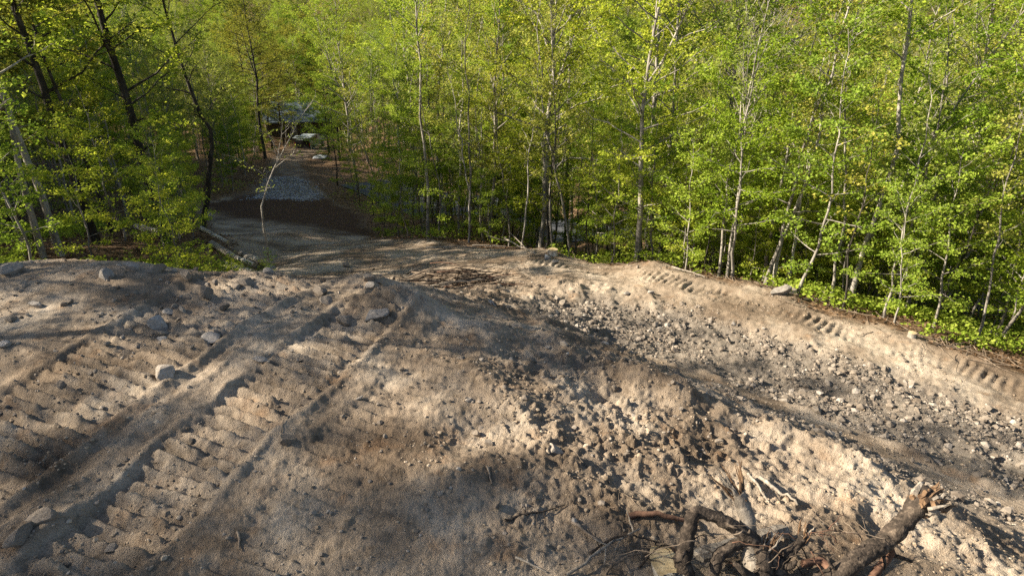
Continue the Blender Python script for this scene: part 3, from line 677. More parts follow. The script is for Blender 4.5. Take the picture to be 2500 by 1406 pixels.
# the far wooded slope reads as one mass
def far_wood(pts, name, label, smin, smax, kinds, n_extra):
    extra = []
    while len(extra) < n_extra:
        y = R.uniform(108, 330); x = R.uniform(-1, 1) * (y * 0.95 + 10)
        extra.append((x, y))
    pts = pts + extra
    X = np.array([p[0] for p in pts]); Y = np.array([p[1] for p in pts]); Z = H(X, Y, False)
    me = bpy.data.meshes.new(name); me.from_pydata(np.stack([X, Y, Z], 1).tolist(), [], [])
    o = obj(name, me); tag(o, label, "wood", None, "stuff")
    src = bpy.data.collections.new(name + "_kinds")
    for (tm, lm) in kinds:
        jm = bpy.data.meshes.new("far_tree")
        va = np.empty(len(tm.vertices) * 3, np.float32); tm.vertices.foreach_get("co", va)
        vb = np.empty(len(lm.vertices) * 3, np.float32); lm.vertices.foreach_get("co", vb)
        fa = np.empty(len(tm.loops), np.int32); tm.loops.foreach_get("vertex_index", fa)
        fb = np.empty(len(lm.loops), np.int32); lm.loops.foreach_get("vertex_index", fb)
        fa = fa.reshape(-1, 4); fb = fb.reshape(-1, 3) + len(tm.vertices)
        fa = np.concatenate([fa[:, :3], fa[:, [0, 2, 3]]])
        jm = mesh_np("far_tree", np.concatenate([va, vb]).reshape(-1, 3), np.concatenate([fa, fb]), False, [tm.materials[0], lm.materials[0]])
        idx = np.zeros(len(fa) + len(fb), np.int32); idx[len(fa):] = 1; jm.polygons.foreach_set("material_index", idx)
        src.objects.link(bpy.data.objects.new("far_tree", jm))
    g = bpy.data.node_groups.new("far_wood", "GeometryNodeTree")
    g.interface.new_socket("Geometry", in_out='INPUT', socket_type='NodeSocketGeometry')
    g.interface.new_socket("Geometry", in_out='OUTPUT', socket_type='NodeSocketGeometry')
    N = g.nodes.new; gi = N("NodeGroupInput"); go = N("NodeGroupOutput"); iop = N("GeometryNodeInstanceOnPoints"); ci = N("GeometryNodeCollectionInfo")
    ci.inputs[0].default_value = src; ci.inputs[1].default_value = True; ci.inputs[2].default_value = True
    iop.inputs["Pick Instance"].default_value = True
    rv = N("FunctionNodeRandomValue"); rv.data_type = 'FLOAT_VECTOR'; rv.inputs[0].default_value = (-.04, -.04, 0); rv.inputs[1].default_value = (.04, .04, 6.28)
    rs = N("FunctionNodeRandomValue"); rs.data_type = 'FLOAT'; rs.inputs[2].default_value = smin; rs.inputs[3].default_value = smax; rs.inputs["Seed"].default_value = 5
    ri = N("FunctionNodeRandomValue"); ri.data_type = 'INT'; ri.inputs[4].default_value = 0; ri.inputs[5].default_value = len(kinds) - 1; ri.inputs["Seed"].default_value = 9
    L = g.links.new
    L(gi.outputs[0], iop.inputs["Points"]); L(ci.outputs[0], iop.inputs["Instance"]); L(rv.outputs[0], iop.inputs["Rotation"])
    L(rs.outputs[1], iop.inputs["Scale"]); L(ri.outputs[2], iop.inputs["Instance Index"]); L(iop.outputs[0], go.inputs[0])
    md = o.modifiers.new("far_wood", 'NODES'); md.node_group = g
far_wood(far_pts, "far_wood", "far wooded slope filling the top of the view", .75, 1.15, [VAR['maple'][0], VAR['maple'][2], VAR['olive'][0], VAR['olive'][1], VAR['bare'][0], VAR['green'][0], VAR['dark'][1]], 1900)

for i, (px, y, lab) in enumerate([(650,100,"dark tree left of the blue-grey roof"),(690,112,"dark tree behind the left end of the blue-grey roof"),(722,116,"dark tree behind the middle of the blue-grey roof"),
        (755,118,"tall dark tree behind the ridge of the blue-grey roof"),(790,114,"dark tree behind the right end of the blue-grey roof"),(832,100,"dark tree right of the blue-grey roof"),(700,95,"dark tree in front of the left end of the blue-grey roof"),
        (815,92,"dark tree in front of the right end of the blue-grey roof"),(668,86,"dark roadside tree left of the parked car"),(640,74,"dark roadside tree on the bend before the parked car"),(806,72,"dark roadside tree right of the parked car"),(830,62,"dark roadside tree just above the white cover"),(648,60,"dark roadside tree left of the driveway's middle")]):
    x = (px - 1250) / FPX * y * 1.02; place("leafy_tree", VAR['dark'][i % 3], (x, y, hz(x, y, False)), i * 1.3, 1.1, lab, None)

def verge(n, px0, px1, y0, y1, lab, grp, kinds, seed):
    rg = random.Random(seed)
    for i in range(n):
        px = rg.uniform(px0, px1); y = rg.uniform(y0, y1); x = (px - 1250) / FPX * y * 1.02; k = rg.choice(kinds); v = rg.choice(VAR[k])
        if not clear_v(np.array([x]), np.array([y]), .3)[0]: continue
        place("sapling", v, (x, y, hz(x, y, False)), rg.uniform(0, 6), rg.uniform(.75, 1.2) * (.6 if k in ('dark', 'green') else 1), lab, grp, "sapling", ("stem", "foliage"))
verge(26, 545, 662, 42, 82, "leafy sapling along the left side of the driveway", "saplings left of the driveway", ['sapling', 'green', 'dark'], 1)
verge(22, 788, 880, 43, 76, "leafy sapling along the right side of the driveway", "saplings right of the driveway", ['sapling', 'green', 'dark'], 2)

# young growth along the edges of the clearing
def thicket():
    rg = np.random.default_rng(43); grid = {}
    def run(X, Y, dmin, nmax, which):
        k = clear_v(X, Y, .55); px = 1250 + FPX * X / (Y * 1.02); k &= ~((px > 585) & (px < 840)); X = X[k]; Y = Y[k]
        if which == 'R':
            dd = seg_dist(X, Y, [xy(p) for p in crest])[0]; k = dd < 15; X = X[k]; Y = Y[k]
        Z = H(X, Y, False); n = 0
        for x, y, z in zip(X.tolist(), Y.tolist(), Z.tolist()):
            if n >= nmax: break
            c = (int(x // 1.2), int(y // 1.2))
            if any((a - x) ** 2 + (b - y) ** 2 < dmin * dmin for i in (-1, 0, 1) for j in (-1, 0, 1) for (a, b) in grid.get((c[0] + i, c[1] + j), ())): continue
            grid.setdefault(c, []).append((x, y)); n += 1
            r = x / y
            thin = R.random() < (.7 if -.3 < r < .12 else .15)
            if r < -.3: lab = ("leafy sapling under the shady trees on the left", "saplings under the left wood")
            elif thin: lab = ("thin pole-like young tree with few leaves at the wood's edge", "thin young trees along the wood's edge")
            elif r < .12: lab = ("slim leafy sapling in the roadside thicket right of the gravel patch", "saplings of the roadside thicket")
            else: lab = ("bushy yellow-green sapling in the sunlit thicket beyond the berm", "saplings beyond the berm")
            place("young_tree" if thin else "sapling", R.choice(VAR['whip' if thin else 'sapling']), (x, y, z), R.uniform(0, 6.28), R.uniform(.7, 1.2), lab[0], lab[1], "sapling", ("stem", "foliage"), (R.gauss(0, .05), R.gauss(0, .05)))
    N = 4000; Y = rg.uniform(12.5, 42, N); X = np.where(rg.random(N) < .75, rg.uniform(.25, .95, N), rg.uniform(-.12, .9, N)) * Y; run(X, Y, .8, 185, 'R')
    N = 2000; Y = rg.uniform(24, 52, N); X = rg.uniform(-.26, .05, N) * Y; run(X, Y, .8, 70, 'M')
    N = 2000; Y = rg.uniform(13, 55, N); X = -rg.uniform(.36, .88, N) * Y; run(X, Y, 1.1, 45, 'L')
thicket()

# trees beside the mound, left of the view: their shade falls across the earth
def side_trees():
    rg = np.random.default_rng(77)
    spots = [(-11.5,6.7,.78,'bare',1),(-13,8.4,.8,'bare',0),(-22,3.6,.88,'dark',0),(-20.5,8.2,1.0,'dark',1),(-24.5,6.6,1.2,'bare',0),(-19,11.2,.75,'dark',2),(-30,16,.9,'maple',0),(-24,12,.9,'dark',0),(-34,9,1.1,'dark',2),(-29,1.5,1.2,'dark',1)]
    where = ["slender bare-limbed tree nearest the mound on its left", "second slender bare-limbed tree left of the mound", "tall leafy tree lowest beside the mound, out past the left edge", "leafy tree beside the mound level with its crest", "bare-limbed tall tree beside the mound", "leafy tree at the back left corner of the mound", "yellow-green tree behind the back left corner of the mound",
             "leafy tree behind the bare-limbed tree beside the mound", "leafy tree farthest left of the mound", "tall leafy tree left of the lowest one beside the mound"]
    for (x, y, sc, k, vi), lab in zip(spots, where):
        place("bare_tree" if k == 'bare' else "leafy_tree", VAR[k][vi], (x, y, hz(x, y, False)), x * 1.7, sc, lab, "trees beside the mound")
    Y = rg.uniform(17, 82, 320); X = -Y * .9 - 4 - rg.uniform(0, 26, 320); near_ = Y < 27
    for x, y, z in list(zip(X[near_], Y[near_], H(X[near_], Y[near_], False)))[:26]:
        place("leafy_tree", R.choice(VAR[pick(KINDS['L'])]), (x, y, z), R.uniform(0, 6.28), R.uniform(.82, 1.0), "unseen leafy tree added beyond the left edge for its shade", "shade trees added beyond the left edge")  # unseen trees added so that their shade darkens the left wood
    far_wood(list(zip(X[~near_].tolist(), Y[~near_].tolist())), "added_shade_wood", "unseen oversized trees added beyond the left edge to shade the wood", 1.55, 1.9, [VAR['dark'][0], VAR['dark'][1], VAR['dark'][2], VAR['green'][0]], 0)  # unseen trees, enlarged and added as sun blockers for the left wood
side_trees()

for i, (px, y) in enumerate([(430,13.2),(470,14.0),(505,13.4),(545,13.8),(580,14.2),(450,15.5),(525,15.2),(600,15.6),(360,13.0),(300,13.6),(230,13.4)]):
    x = (px - 1250) / FPX * y * 1.0; place("bush", VAR['sapling'][2 if i % 2 else 0], (x, y, hz(x, y, False)), i, (.10 + .025 * (i % 3)), "low green bush behind the crest", "low bushes behind the crest", "sapling", ("stem", "foliage"))

# ------------------------------------------------------------------ low growth and fallen leaves
def ground_cover():
    rng = np.random.default_rng(5)
    n = 60000
    y = rng.uniform(12, 46, n); x = rng.uniform(-.9, .9, n) * y
    d = poly_inside(x, y, DIRT); dr = seg_dist(x, y, ROADXY)[0]
    pat = fbm(x, y, 2.2, 3, 81)
    k = (d < -0.3) & (dr > 2.7) & (pat > 0.10) & (rng.uniform(0, 1, n) < np.clip(26 / y, 0, 1))
    x = x[k]; y = y[k]; z = H(x, y, False)
    C = np.stack([x, y, z], 1)
    C = np.repeat(C, 3, 0) + rng.standard_normal((len(C) * 3, 3)) * np.array([.10, .10, 0]); C[:, 2] += rng.uniform(.03, .35, len(C)) * np.repeat(0.4 + 0.6 * (pat[k] > .1), 3)
    V, F = leaf_mesh(rng, C, .085, .5)
    o = obj("ground_cover", mesh_np("ground_cover", V, F, False, [L_gold])); tag(o, "low green plants covering the forest floor around the clearing", "undergrowth", None, "stuff")
    n = 40000
    y = rng.uniform(11, 40, n); x = rng.uniform(-.9, .9, n) * y
    d = poly_inside(x, y, DIRT) + 0.35 * fbm(x, y, 1.2, 3, 71); k = (d < 0.1) & (rng.uniform(0, 1, n) < np.clip(20 / y, 0, 1)); x = x[k]; y = y[k]
    C = np.stack([x, y, H(x, y, False) + .012], 1)
    V, F = leaf_mesh(rng, C, .085, .25)
    o = obj("leaf_litter", mesh_np("leaf_litter", V, F, False, [M_litter])); tag(o, "brown fallen leaves lying on the forest floor", "leaf litter", None, "stuff")
ground_cover()

# ------------------------------------------------------------------ stones
def icosphere(sub):
    import bmesh
    bm = bmesh.new(); bmesh.ops.create_icosphere(bm, subdivisions=sub, radius=1.0)
    V = np.array([v.co[:] for v in bm.verts]); F = np.array([[v.index for v in f.verts] for f in bm.faces]); bm.free(); return V, F
def rock_shape(seed, sub=3, cuts=9):
    rng = np.random.default_rng(seed); V, F = icosphere(sub)
    for _ in range(cuts):
        n = unit(rng.standard_normal(3)); d = rng.uniform(.38, .82); s = V @ n
        V = V - np.clip(s - d, 0, None)[:, None] * n
    V = V * (1 + 0.05 * rng.standard_normal(len(V)))[:, None] if sub < 3 else V * (1 + 0.07 * fbm(V[:, 0] * 3 + seed, V[:, 1] * 3 + V[:, 2] * 2, 1.0, 3, seed))[:, None]
    return V, F
ROCKS = [mesh_np("rock", *rock_shape(300 + i, 3, 16), False, [M_stone]) for i in range(7)]
PALES = [mesh_np("rock", *rock_shape(340 + i), False, [M_pale]) for i in range(4)]
SMALL = [mesh_np("stone", *rock_shape(360 + i, 2, 7), False, [M_stone]) for i in range(6)]
hand = [  # px, py, width in px, height/width, pale?, label
 (778,712,62,.42,0,"large flat-topped grey rock on the mound crest above the shadow band"),
 (903,684,34,.85,0,"upright rounded boulder at the left end of the brush pile"),
 (1070,737,52,.5,0,"long tan boulder in front of the brush pile"),
 (915,770,62,.36,1,"low white rock embedded in the lit hump below the crest"),
 (848,781,46,.5,0,"dark wedge-shaped rock left of the low white rock"),
 (511,724,36,.7,0,"rounded grey rock midway along the crest on the left"),
 (548,750,26,.7,0,"round grey stone just below the crest left of centre"),
 (604,692,42,.6,0,"lumpy grey boulder pair member half buried at the crest"),
 (578,702,30,.6,0,"grey boulder touching the lumpy crest boulder on its left"),
 (322,655,34,.65,1,"pale rock on the crest below the thick dark trunk"),
 (258,678,30,.85,1,"pale upright stone below the crest, left part"),
 (458,677,40,.5,0,"flat slab leaning on the crest right of the pale rock"),
 (384,664,40,.6,0,"grey crest rock right of the pale crest rock"),
 (432,652,34,.55,0,"brown-grey rock on the skyline of the crest"),
 (28,666,46,.5,1,"broad pale rock at the left edge of the crest"),
 (664,655,26,.5,0,"small flat stone balanced on top of another near the bare sapling"),
 (655,664,26,.5,1,"pale flat stone under the balanced stone near the bare sapling"),
 (384,797,52,.75,1,"whitish angular broken rock on the left track print"),
 (396,826,32,.6,1,"pinkish stone below the whitish broken rock"),
 (411,764,24,.6,1,"small white chip above the whitish broken rock"),
 (444,758,26,.9,0,"tan upright stone right of the white chip"),
 (470,796,36,.4,0,"slanting flat stone right of the broken rock"),
 (516,831,44,.45,1,"low white stone patch in the middle of the left mound"),
 (530,814,30,.6,0,"rounded stone above the low white stone"),
 (360,915,52,.35,0,"long low pale slab beside the brown block on the left"),
 (412,913,52,.75,0,"brown square block of stone between the track prints"),
 (636,880,36,.6,1,"pale flat-topped stone beside the right track print"),
 (88,746,26,.6,1,"pale egg-shaped stone on the far left slope"),
 (12,846,24,.6,1,"bluish white stone at the left edge"),
 (96,1273,64,.5,0,"tan boulder at the lower left by the shadow"),
 (55,1312,66,.45,0,"broad tan rock at the lower left corner"),
 (704,1078,44,.6,0,"brown rock on the crumbly hump in the lower left centre"),
 (606,1037,20,.8,0,"small upright stone left of the crumbly hump"),
 (470,1075,16,1.1,0,"thin upright stone on the right track print"),
 (1334,631,20,.9,1,"white block on the berm beside the sawn stump"),
 (1356,641,18,.6,1,"small white stone right of the white block on the berm"),
 (1300,882,24,.6,0,"tan stone in the shadow band on the ridge"),
 (1432,886,26,.6,0,"tan stone on the ridge at the end of the shadow band"),
 (1480,888,34,.55,0,"brown flat rock right of the ridge stone"),
 (1128,872,26,.6,0,"grey angular stone in the shadow band"),
 (1355,1104,54,.35,0,"flat dark slab lying in the middle foreground"),
 (1212,1236,24,.6,0,"grey stone among rubble at the lower centre"),
 (1195,1090,26,.8,0,"dark rock in the rubble gully in the centre"),
 (1160,1062,26,.8,0,"dark clod-like rock above the rubble gully"),
 (1790,792,14,.9,1,"small white stone at the foot of the berm"),
 (1588,716,16,.7,1,"pale stone on the berm track left part"),
 (1530,720,16,.6,1,"pale stone left on the lit berm face"),
 (1898,716,56,.45,1,"pale humped boulder beside the hollow stump"),
 (905,700,24,.6,1,"white stone below the upright boulder"),
 (925,705,26,.6,0,"tan stone right of the upright boulder"),
 (1200,748,26,.6,1,"white stone at the right end of the brush pile"),
 (1030,745,16,.8,0,"small tan stone left of the long tan boulder"),
]
def place_rocks():
    rg = random.Random(4); n = 0
    for (px, py, w, asp, pale, lab) in hand:
        g = ground(px, py)
        if g is None: continue
        dist = float(np.linalg.norm(g - np.array([0, 0, CZ]))); s = w * dist / FPX / 2 * 1.15
        o = obj("rock", rg.choice(PALES if pale else ROCKS), None, (g[0], g[1], g[2] + s * asp * 0.24))
        o.scale = (s, s * rg.uniform(.7, 1.0), s * asp * 1.25); o.rotation_euler = (rg.gauss(0, .25), rg.gauss(0, .25), rg.uniform(-.5, .5))
        tag(o, lab, "rock", "rocks on the graded earth"); n += 1
    k = 0
    while k < 230:
        if rg.random() < .42: px = rg.uniform(0, 1000); py = 640 + abs(rg.gauss(0, 1)) * 130
        elif rg.random() < .55:
            t = rg.random(); px = 1250 + 1250 * t; py = 745 + 300 * t + rg.gauss(0, 55) + 40
        else: px = rg.uniform(0, 2500); py = rg.uniform(640, 1400)
        if py > 1400: continue
        d = ray(px, py); g = ground(px, py)
        if g is None or g[1] > 21: continue
        if poly_inside(g[:1], g[1:2], DIRT)[0] < .1: continue
        dist = float(np.linalg.norm(g - np.array([0, 0, CZ]))); w = 9 + rg.expovariate(1 / 5.0); s = w * dist / FPX / 2
        lr = px > 1200 and 700 < py < 1250
        o = obj("stone", rg.choice(SMALL), None, (g[0], g[1], g[2] + s * .2)); o.scale = (s, s * rg.uniform(.6, 1), s * rg.uniform(.5, .85))
        o.rotation_euler = (rg.gauss(0, .4), rg.gauss(0, .4), rg.uniform(0, 6.28))
        if lr: tag(o, "loose stone of the rubble strip right of the ridge", "stone", "loose stones of the rubble strip")
        else: tag(o, "small stone strewn on the bulldozed earth mound", "stone", "small stones on the mound")
        k += 1
place_rocks()
def gravel():
    rng = np.random.default_rng(9)
    base = [rock_shape(400 + i, 1, 5)[0] for i in range(6)]; F0 = icosphere(1)[1]
    ob = []
    def batch(x, y, s, name, m, label, sink=.15, cat="gravel"):
        z = H(x, y); V = []; n = len(x)
        idx = rng.integers(0, 6, n); S = np.stack([s, s * rng.uniform(.6, 1, n), s * rng.uniform(.45, .85, n)], 1)
        a = rng.uniform(0, 6.28, n); c_, s_ = np.cos(a), np.sin(a)
        B = np.array(base)[idx] * S[:, None]
        tilt = rng.normal(0, .4, n)[:, None]
        Bz = B[..., 2] * np.cos(tilt) + B[..., 0] * np.sin(tilt); Bx = B[..., 0] * np.cos(tilt) - B[..., 2] * np.sin(tilt)
        Vx = Bx * c_[:, None] - B[..., 1] * s_[:, None] + x[:, None]; Vy = Bx * s_[:, None] + B[..., 1] * c_[:, None] + y[:, None]
        Vz = Bz + (z + s * sink)[:, None]
        V = np.stack([Vx, Vy, Vz], -1).reshape(-1, 3)
        F = (F0[None] + (np.arange(n) * len(base[0]))[:, None, None]).reshape(-1, 3)
        o = obj(name, mesh_np(name, V, F, False, [m])); tag(o, label, cat, None, "stuff")
    # rubble strip
    n = 190000; x = rng.uniform(0, 16, n); y = rng.uniform(4.5, 15, n)
    dens = sstep(-.25, .45, poly_inside(x, y, RUBBLE) + .25 * fbm(x, y, .8, 2, 91)) * (1 - .96 * sstep(.40, .30, seg_dist(x, y, PATH)[0]))
    k = (rng.uniform(0, 1, n) < dens * np.clip(.45 + .6 * fbm(x, y, 1.3, 2, 93), .1, 1)) & (np.abs(x) < y * 1.0 + .5); x = x[k][:24000]; y = y[k][:24000]
    s = .009 + .011 * rng.pareto(2.2, len(x)); batch(x, y, np.clip(s, 0, .09), "rubble", M_rubble, "grey-brown broken rubble in the strip right of the ridge", .12, "rubble")
    # pebbles and crumbs on the mound
    n = 30000; x = rng.uniform(-9, 8, n); y = rng.uniform(3, 19, n)
    dens = sstep(0, .5, poly_inside(x, y, DIRT)) * (1 - sstep(-.2, .2, poly_inside(x, y, RUBBLE))) * np.clip(.2 + .9 * fbm(x, y, 1.1, 3, 95), .03, 1) * (np.abs(x) < y + .6)
    k = rng.uniform(0, 1, n) < dens; x = x[k][:5500]; y = y[k][:5500]
    s = .007 + rng.exponential(.008, len(x)); batch(x, y, np.clip(s, 0, .05), "pebbles", M_stone, "pebbles and crumbs of stone scattered over the mound", .2, "pebbles")
    n = 150000; x = rng.uniform(-9, 9, n); y = rng.uniform(2.8, 17, n)
    dens = sstep(0, .5, poly_inside(x, y, DIRT)) * np.clip(.25 + 1.1 * fbm(x, y, .7, 3, 99), .03, 1) * (np.abs(x) < y + .6) * np.clip(6 / np.hypot(x, y), .15, 1)
    k = rng.uniform(0, 1, n) < dens; x = x[k][:24000]; y = y[k][:24000]
    s = .005 + rng.exponential(.006, len(x)); batch(x, y, np.clip(s, 0, .034), "soil_crumbs", M_clod, "loose clods and crumbs of tan soil all over the mound", -.05, "soil")
    # gravel patch at the head of the driveway
    n = 16000; x = rng.uniform(-22, -8, n); y = rng.uniform(37, 52, n); k = poly_inside(x, y, PAD) + .5 * fbm(x, y, 1, 3, 97) + rng.normal(0, .35, n) > 0; x = x[k]; y = y[k]
    batch(x, y, rng.uniform(.025, .075, len(x)), "gravel_patch", M_gravel, "grey crushed gravel laid where the driveway meets the bare soil", .3)
gravel()

# ------------------------------------------------------------------ brush pile, logs, stumps
def sticks_pile():
    rg = np.random.default_rng(21)
    c = ground(1085, 700); e = empty("brush_pile", c)
    tag(e, "long heap of dead brown branches and roots behind the ridge", "brush pile")
    for i in range(150):
        L = rg.uniform(.5, 1.7); t = rg.uniform(-1, 1); dx = t * 1.15; dy = rg.normal(0, .36); hgt = rg.uniform(.02, .62) * (1 - .6 * abs(t)) * math.exp(-(dy / .5) ** 2)
        px, py = c[0] + dx, c[1] + dy
        a = rg.normal(-.12, .45); n = 7; s = np.linspace(-.5, .5, n)
        pts = np.stack([px + np.cos(a) * s * L, py + np.sin(a) * s * L * .8, np.zeros(n)], 1)
        g = H(pts[:, 0], pts[:, 1], False)
        pts[:, 2] = g * .5 + g.mean() * .5 + hgt + rg.normal(0, .12) * s + np.cumsum(rg.normal(0, .012, n))
        pts[:, :2] += np.cumsum(rg.normal(0, .012, (n, 2)), 0)
        r = rg.uniform(.006, .022) if i > 12 else rg.uniform(.022, .035)
        mb = MB(); mb.tube(pts - c, r * np.linspace(1, .45, n), 5)
        mb.build("branch", [M_stick, M_root, M_root, M_weather, M_stick, M_redstick][rg.integers(0, 6)], e, True)
sticks_pile()
def lay_log(px, py, px2, py2, dep, dep2, r, label, m=M_log, lift=0.0, name="log", ends=True):
    a = D(px, py, dep); b = D(px2, py2, dep2)
    for q in (a, b): q[2] = hz(q[0], q[1], False) + r * .8 + lift
    e = empty(name, (a + b) / 2); c = (a + b) / 2; n = 7; s = np.linspace(0, 1, n)
    pts = a + (b - a) * s[:, None] - c; rg = np.random.default_rng(int(px)); pts[1:-1] += rg.normal(0, r * .15, (n - 2, 3))
    V, F = tube(pts, r * np.linspace(1.05, .9, n), 12, rg, .03)
    obj("bark", mesh_np("bark", V, F, True, [m]), e)
    for k, sgn in ((0, -1), (n - 1, 1)):
        ring = V[k * 12:(k + 1) * 12]; ctr = ring.mean(0) + unit(pts[-1] - pts[0]) * sgn * .004
        mb = MB(); mb.add(np.concatenate([ring, [ctr]]), [(i, (i + 1) % 12, 12) if sgn > 0 else ((i + 1) % 12, i, 12) for i in range(12)]); mb.build("cut_end", M_cut, e)
    return tag(e, label, "log")
def log_pile():
    rg = random.Random(8)
    rows = [(520,612,600,628,21,19.5,.10,"long pale log at the back of the log heap"), (585,602,650,655,20.5,18.2,.09,"pale log slanting down the right side of the log heap"),
            (600,622,640,655,19.5,18,.08,"grey log in front of the right side of the log heap"), (545,640,590,650,18.6,17.8,.13,"thick brown log end in the middle of the log heap"),
            (560,612,622,650,20,18.2,.07,"thin pale log across the middle of the log heap"), (500,605,560,612,22,21,.07,"thin white log at the far left of the log heap"),
            (575,650,618,662,18,17.2,.08,"short log lowest on the log heap"), (345,600,400,640,22,20.5,.09,"pale log lying under the trees left of the heap"),
            (360,625,420,640,21,20,.07,"second pale log lying under the trees left of the heap"), (610,610,655,645,20.5,18.5,.06,"slim grey pole on the right edge of the log heap")]
    for i, r in enumerate(rows): lay_log(*r, lift=.12 * (i % 3))
log_pile()
def stump(px, py, wpx, hgt, label, hollow=False, dep=None):
    g = ground(px, py) if dep is None else None
    dist = float(np.linalg.norm(g - np.array([0, 0, CZ]))); r = wpx * dist / FPX / 2
    e = empty("tree_stump", g); rg = np.random.default_rng(int(px)); n = 6; z = np.linspace(-.25, hgt, n)
    V, F = tube(np.stack([np.zeros(n), np.zeros(n), z], 1), r * np.array([1.5, 1.35, 1.15, 1.05, 1.0, 1.0]), 18, rg, .04)
    obj("bark", mesh_np("bark", V, F, True, [M_log]), e)
    ring = V[-18:]; mb = MB()
    if not hollow: mb.add(np.concatenate([ring, [[0, 0, hgt + .01]]]), [(i, (i + 1) % 18, 18) for i in range(18)])
    else:
        inner = ring * np.array([.45, .45, 1]); deep = inner - np.array([0, 0, .2])
        mb.add(np.concatenate([ring, inner, deep, [[0, 0, hgt - .2]]]), [(i, (i + 1) % 18, 18 + (i + 1) % 18, 18 + i) for i in range(18)] + [(18 + i, 18 + (i + 1) % 18, 36 + (i + 1) % 18, 36 + i) for i in range(18)] + [(36 + i, 36 + (i + 1) % 18, 54) for i in range(18)])
    mb.build("cut_face", M_cut if not hollow else M_weather, e)
    tag(e, label, "stump")
stump(1349, 622, 24, .16, "round sawn stump with a pale cut face on the berm crest")
stump(1305, 617, 9, .14, "small sawn stem left of the round sawn stump")
stump(2225, 822, 16, .1, "low sawn stump on the right shoulder of the berm")
stump(1925, 716, 34, .16, "old hollow stump beside the pale humped boulder", True)

# snapped pale trunk in the thicket, snapped stem at the left edge
def snag(label, path, depth, r, m=B_pale, extra=None):
    b = D(*path[0], depth); gz = hz(b[0], b[1], False); pts = [np.array([b[0], b[1], gz - .3])] + [D(a, c, depth) for a, c in path if D(a, c, depth)[2] > gz + .2]
    pts = np.array(pts); org = np.array([b[0], b[1], gz]); seg = np.concatenate([[0], np.cumsum(np.linalg.norm(np.diff(pts, axis=0), axis=1))]); s = np.linspace(0, seg[-1], 10)
    tp = np.stack([np.interp(s, seg, pts[:, i]) for i in range(3)], 1) - org
    rg = np.random.default_rng(3); V, F = tube(tp, r * np.linspace(1.1, .8, 10), 9, rg, .05)
    V[-9:, 2] += rg.uniform(-.15, .25, 9)
    e = empty("snapped_trunk", org); obj("trunk", mesh_np("trunk", V, F, True, [m]), e)
    mb = MB(); ring = V[-9:]; mb.add(np.concatenate([ring, [ring.mean(0) - np.array([0, 0, .12])]]), [(i, (i + 1) % 9, 9) for i in range(9)]); mb.build("broken_top", M_torn, e)
    if extra is not None:
        q = np.array([D(a, c, depth) for a, c in extra]) - org; mb = MB(); mb.tube(q, [r * .9, r * .95, r * .8], 9); mb.build("hanging_top", m, e, True)
    tag(e, label, "dead tree")
snag("bright barkless snapped trunk standing in the sunlit thicket", [(1752,640),(1768,540),(1785,430),(1800,360),(1816,298)], 24, .15)
snag("snapped grey stem with its top bent over at the left edge", [(110,640),(75,520),(45,400),(20,262)], 16.5, .08, B_grey, [(-6, 275), (12, 258), (30, 244)])

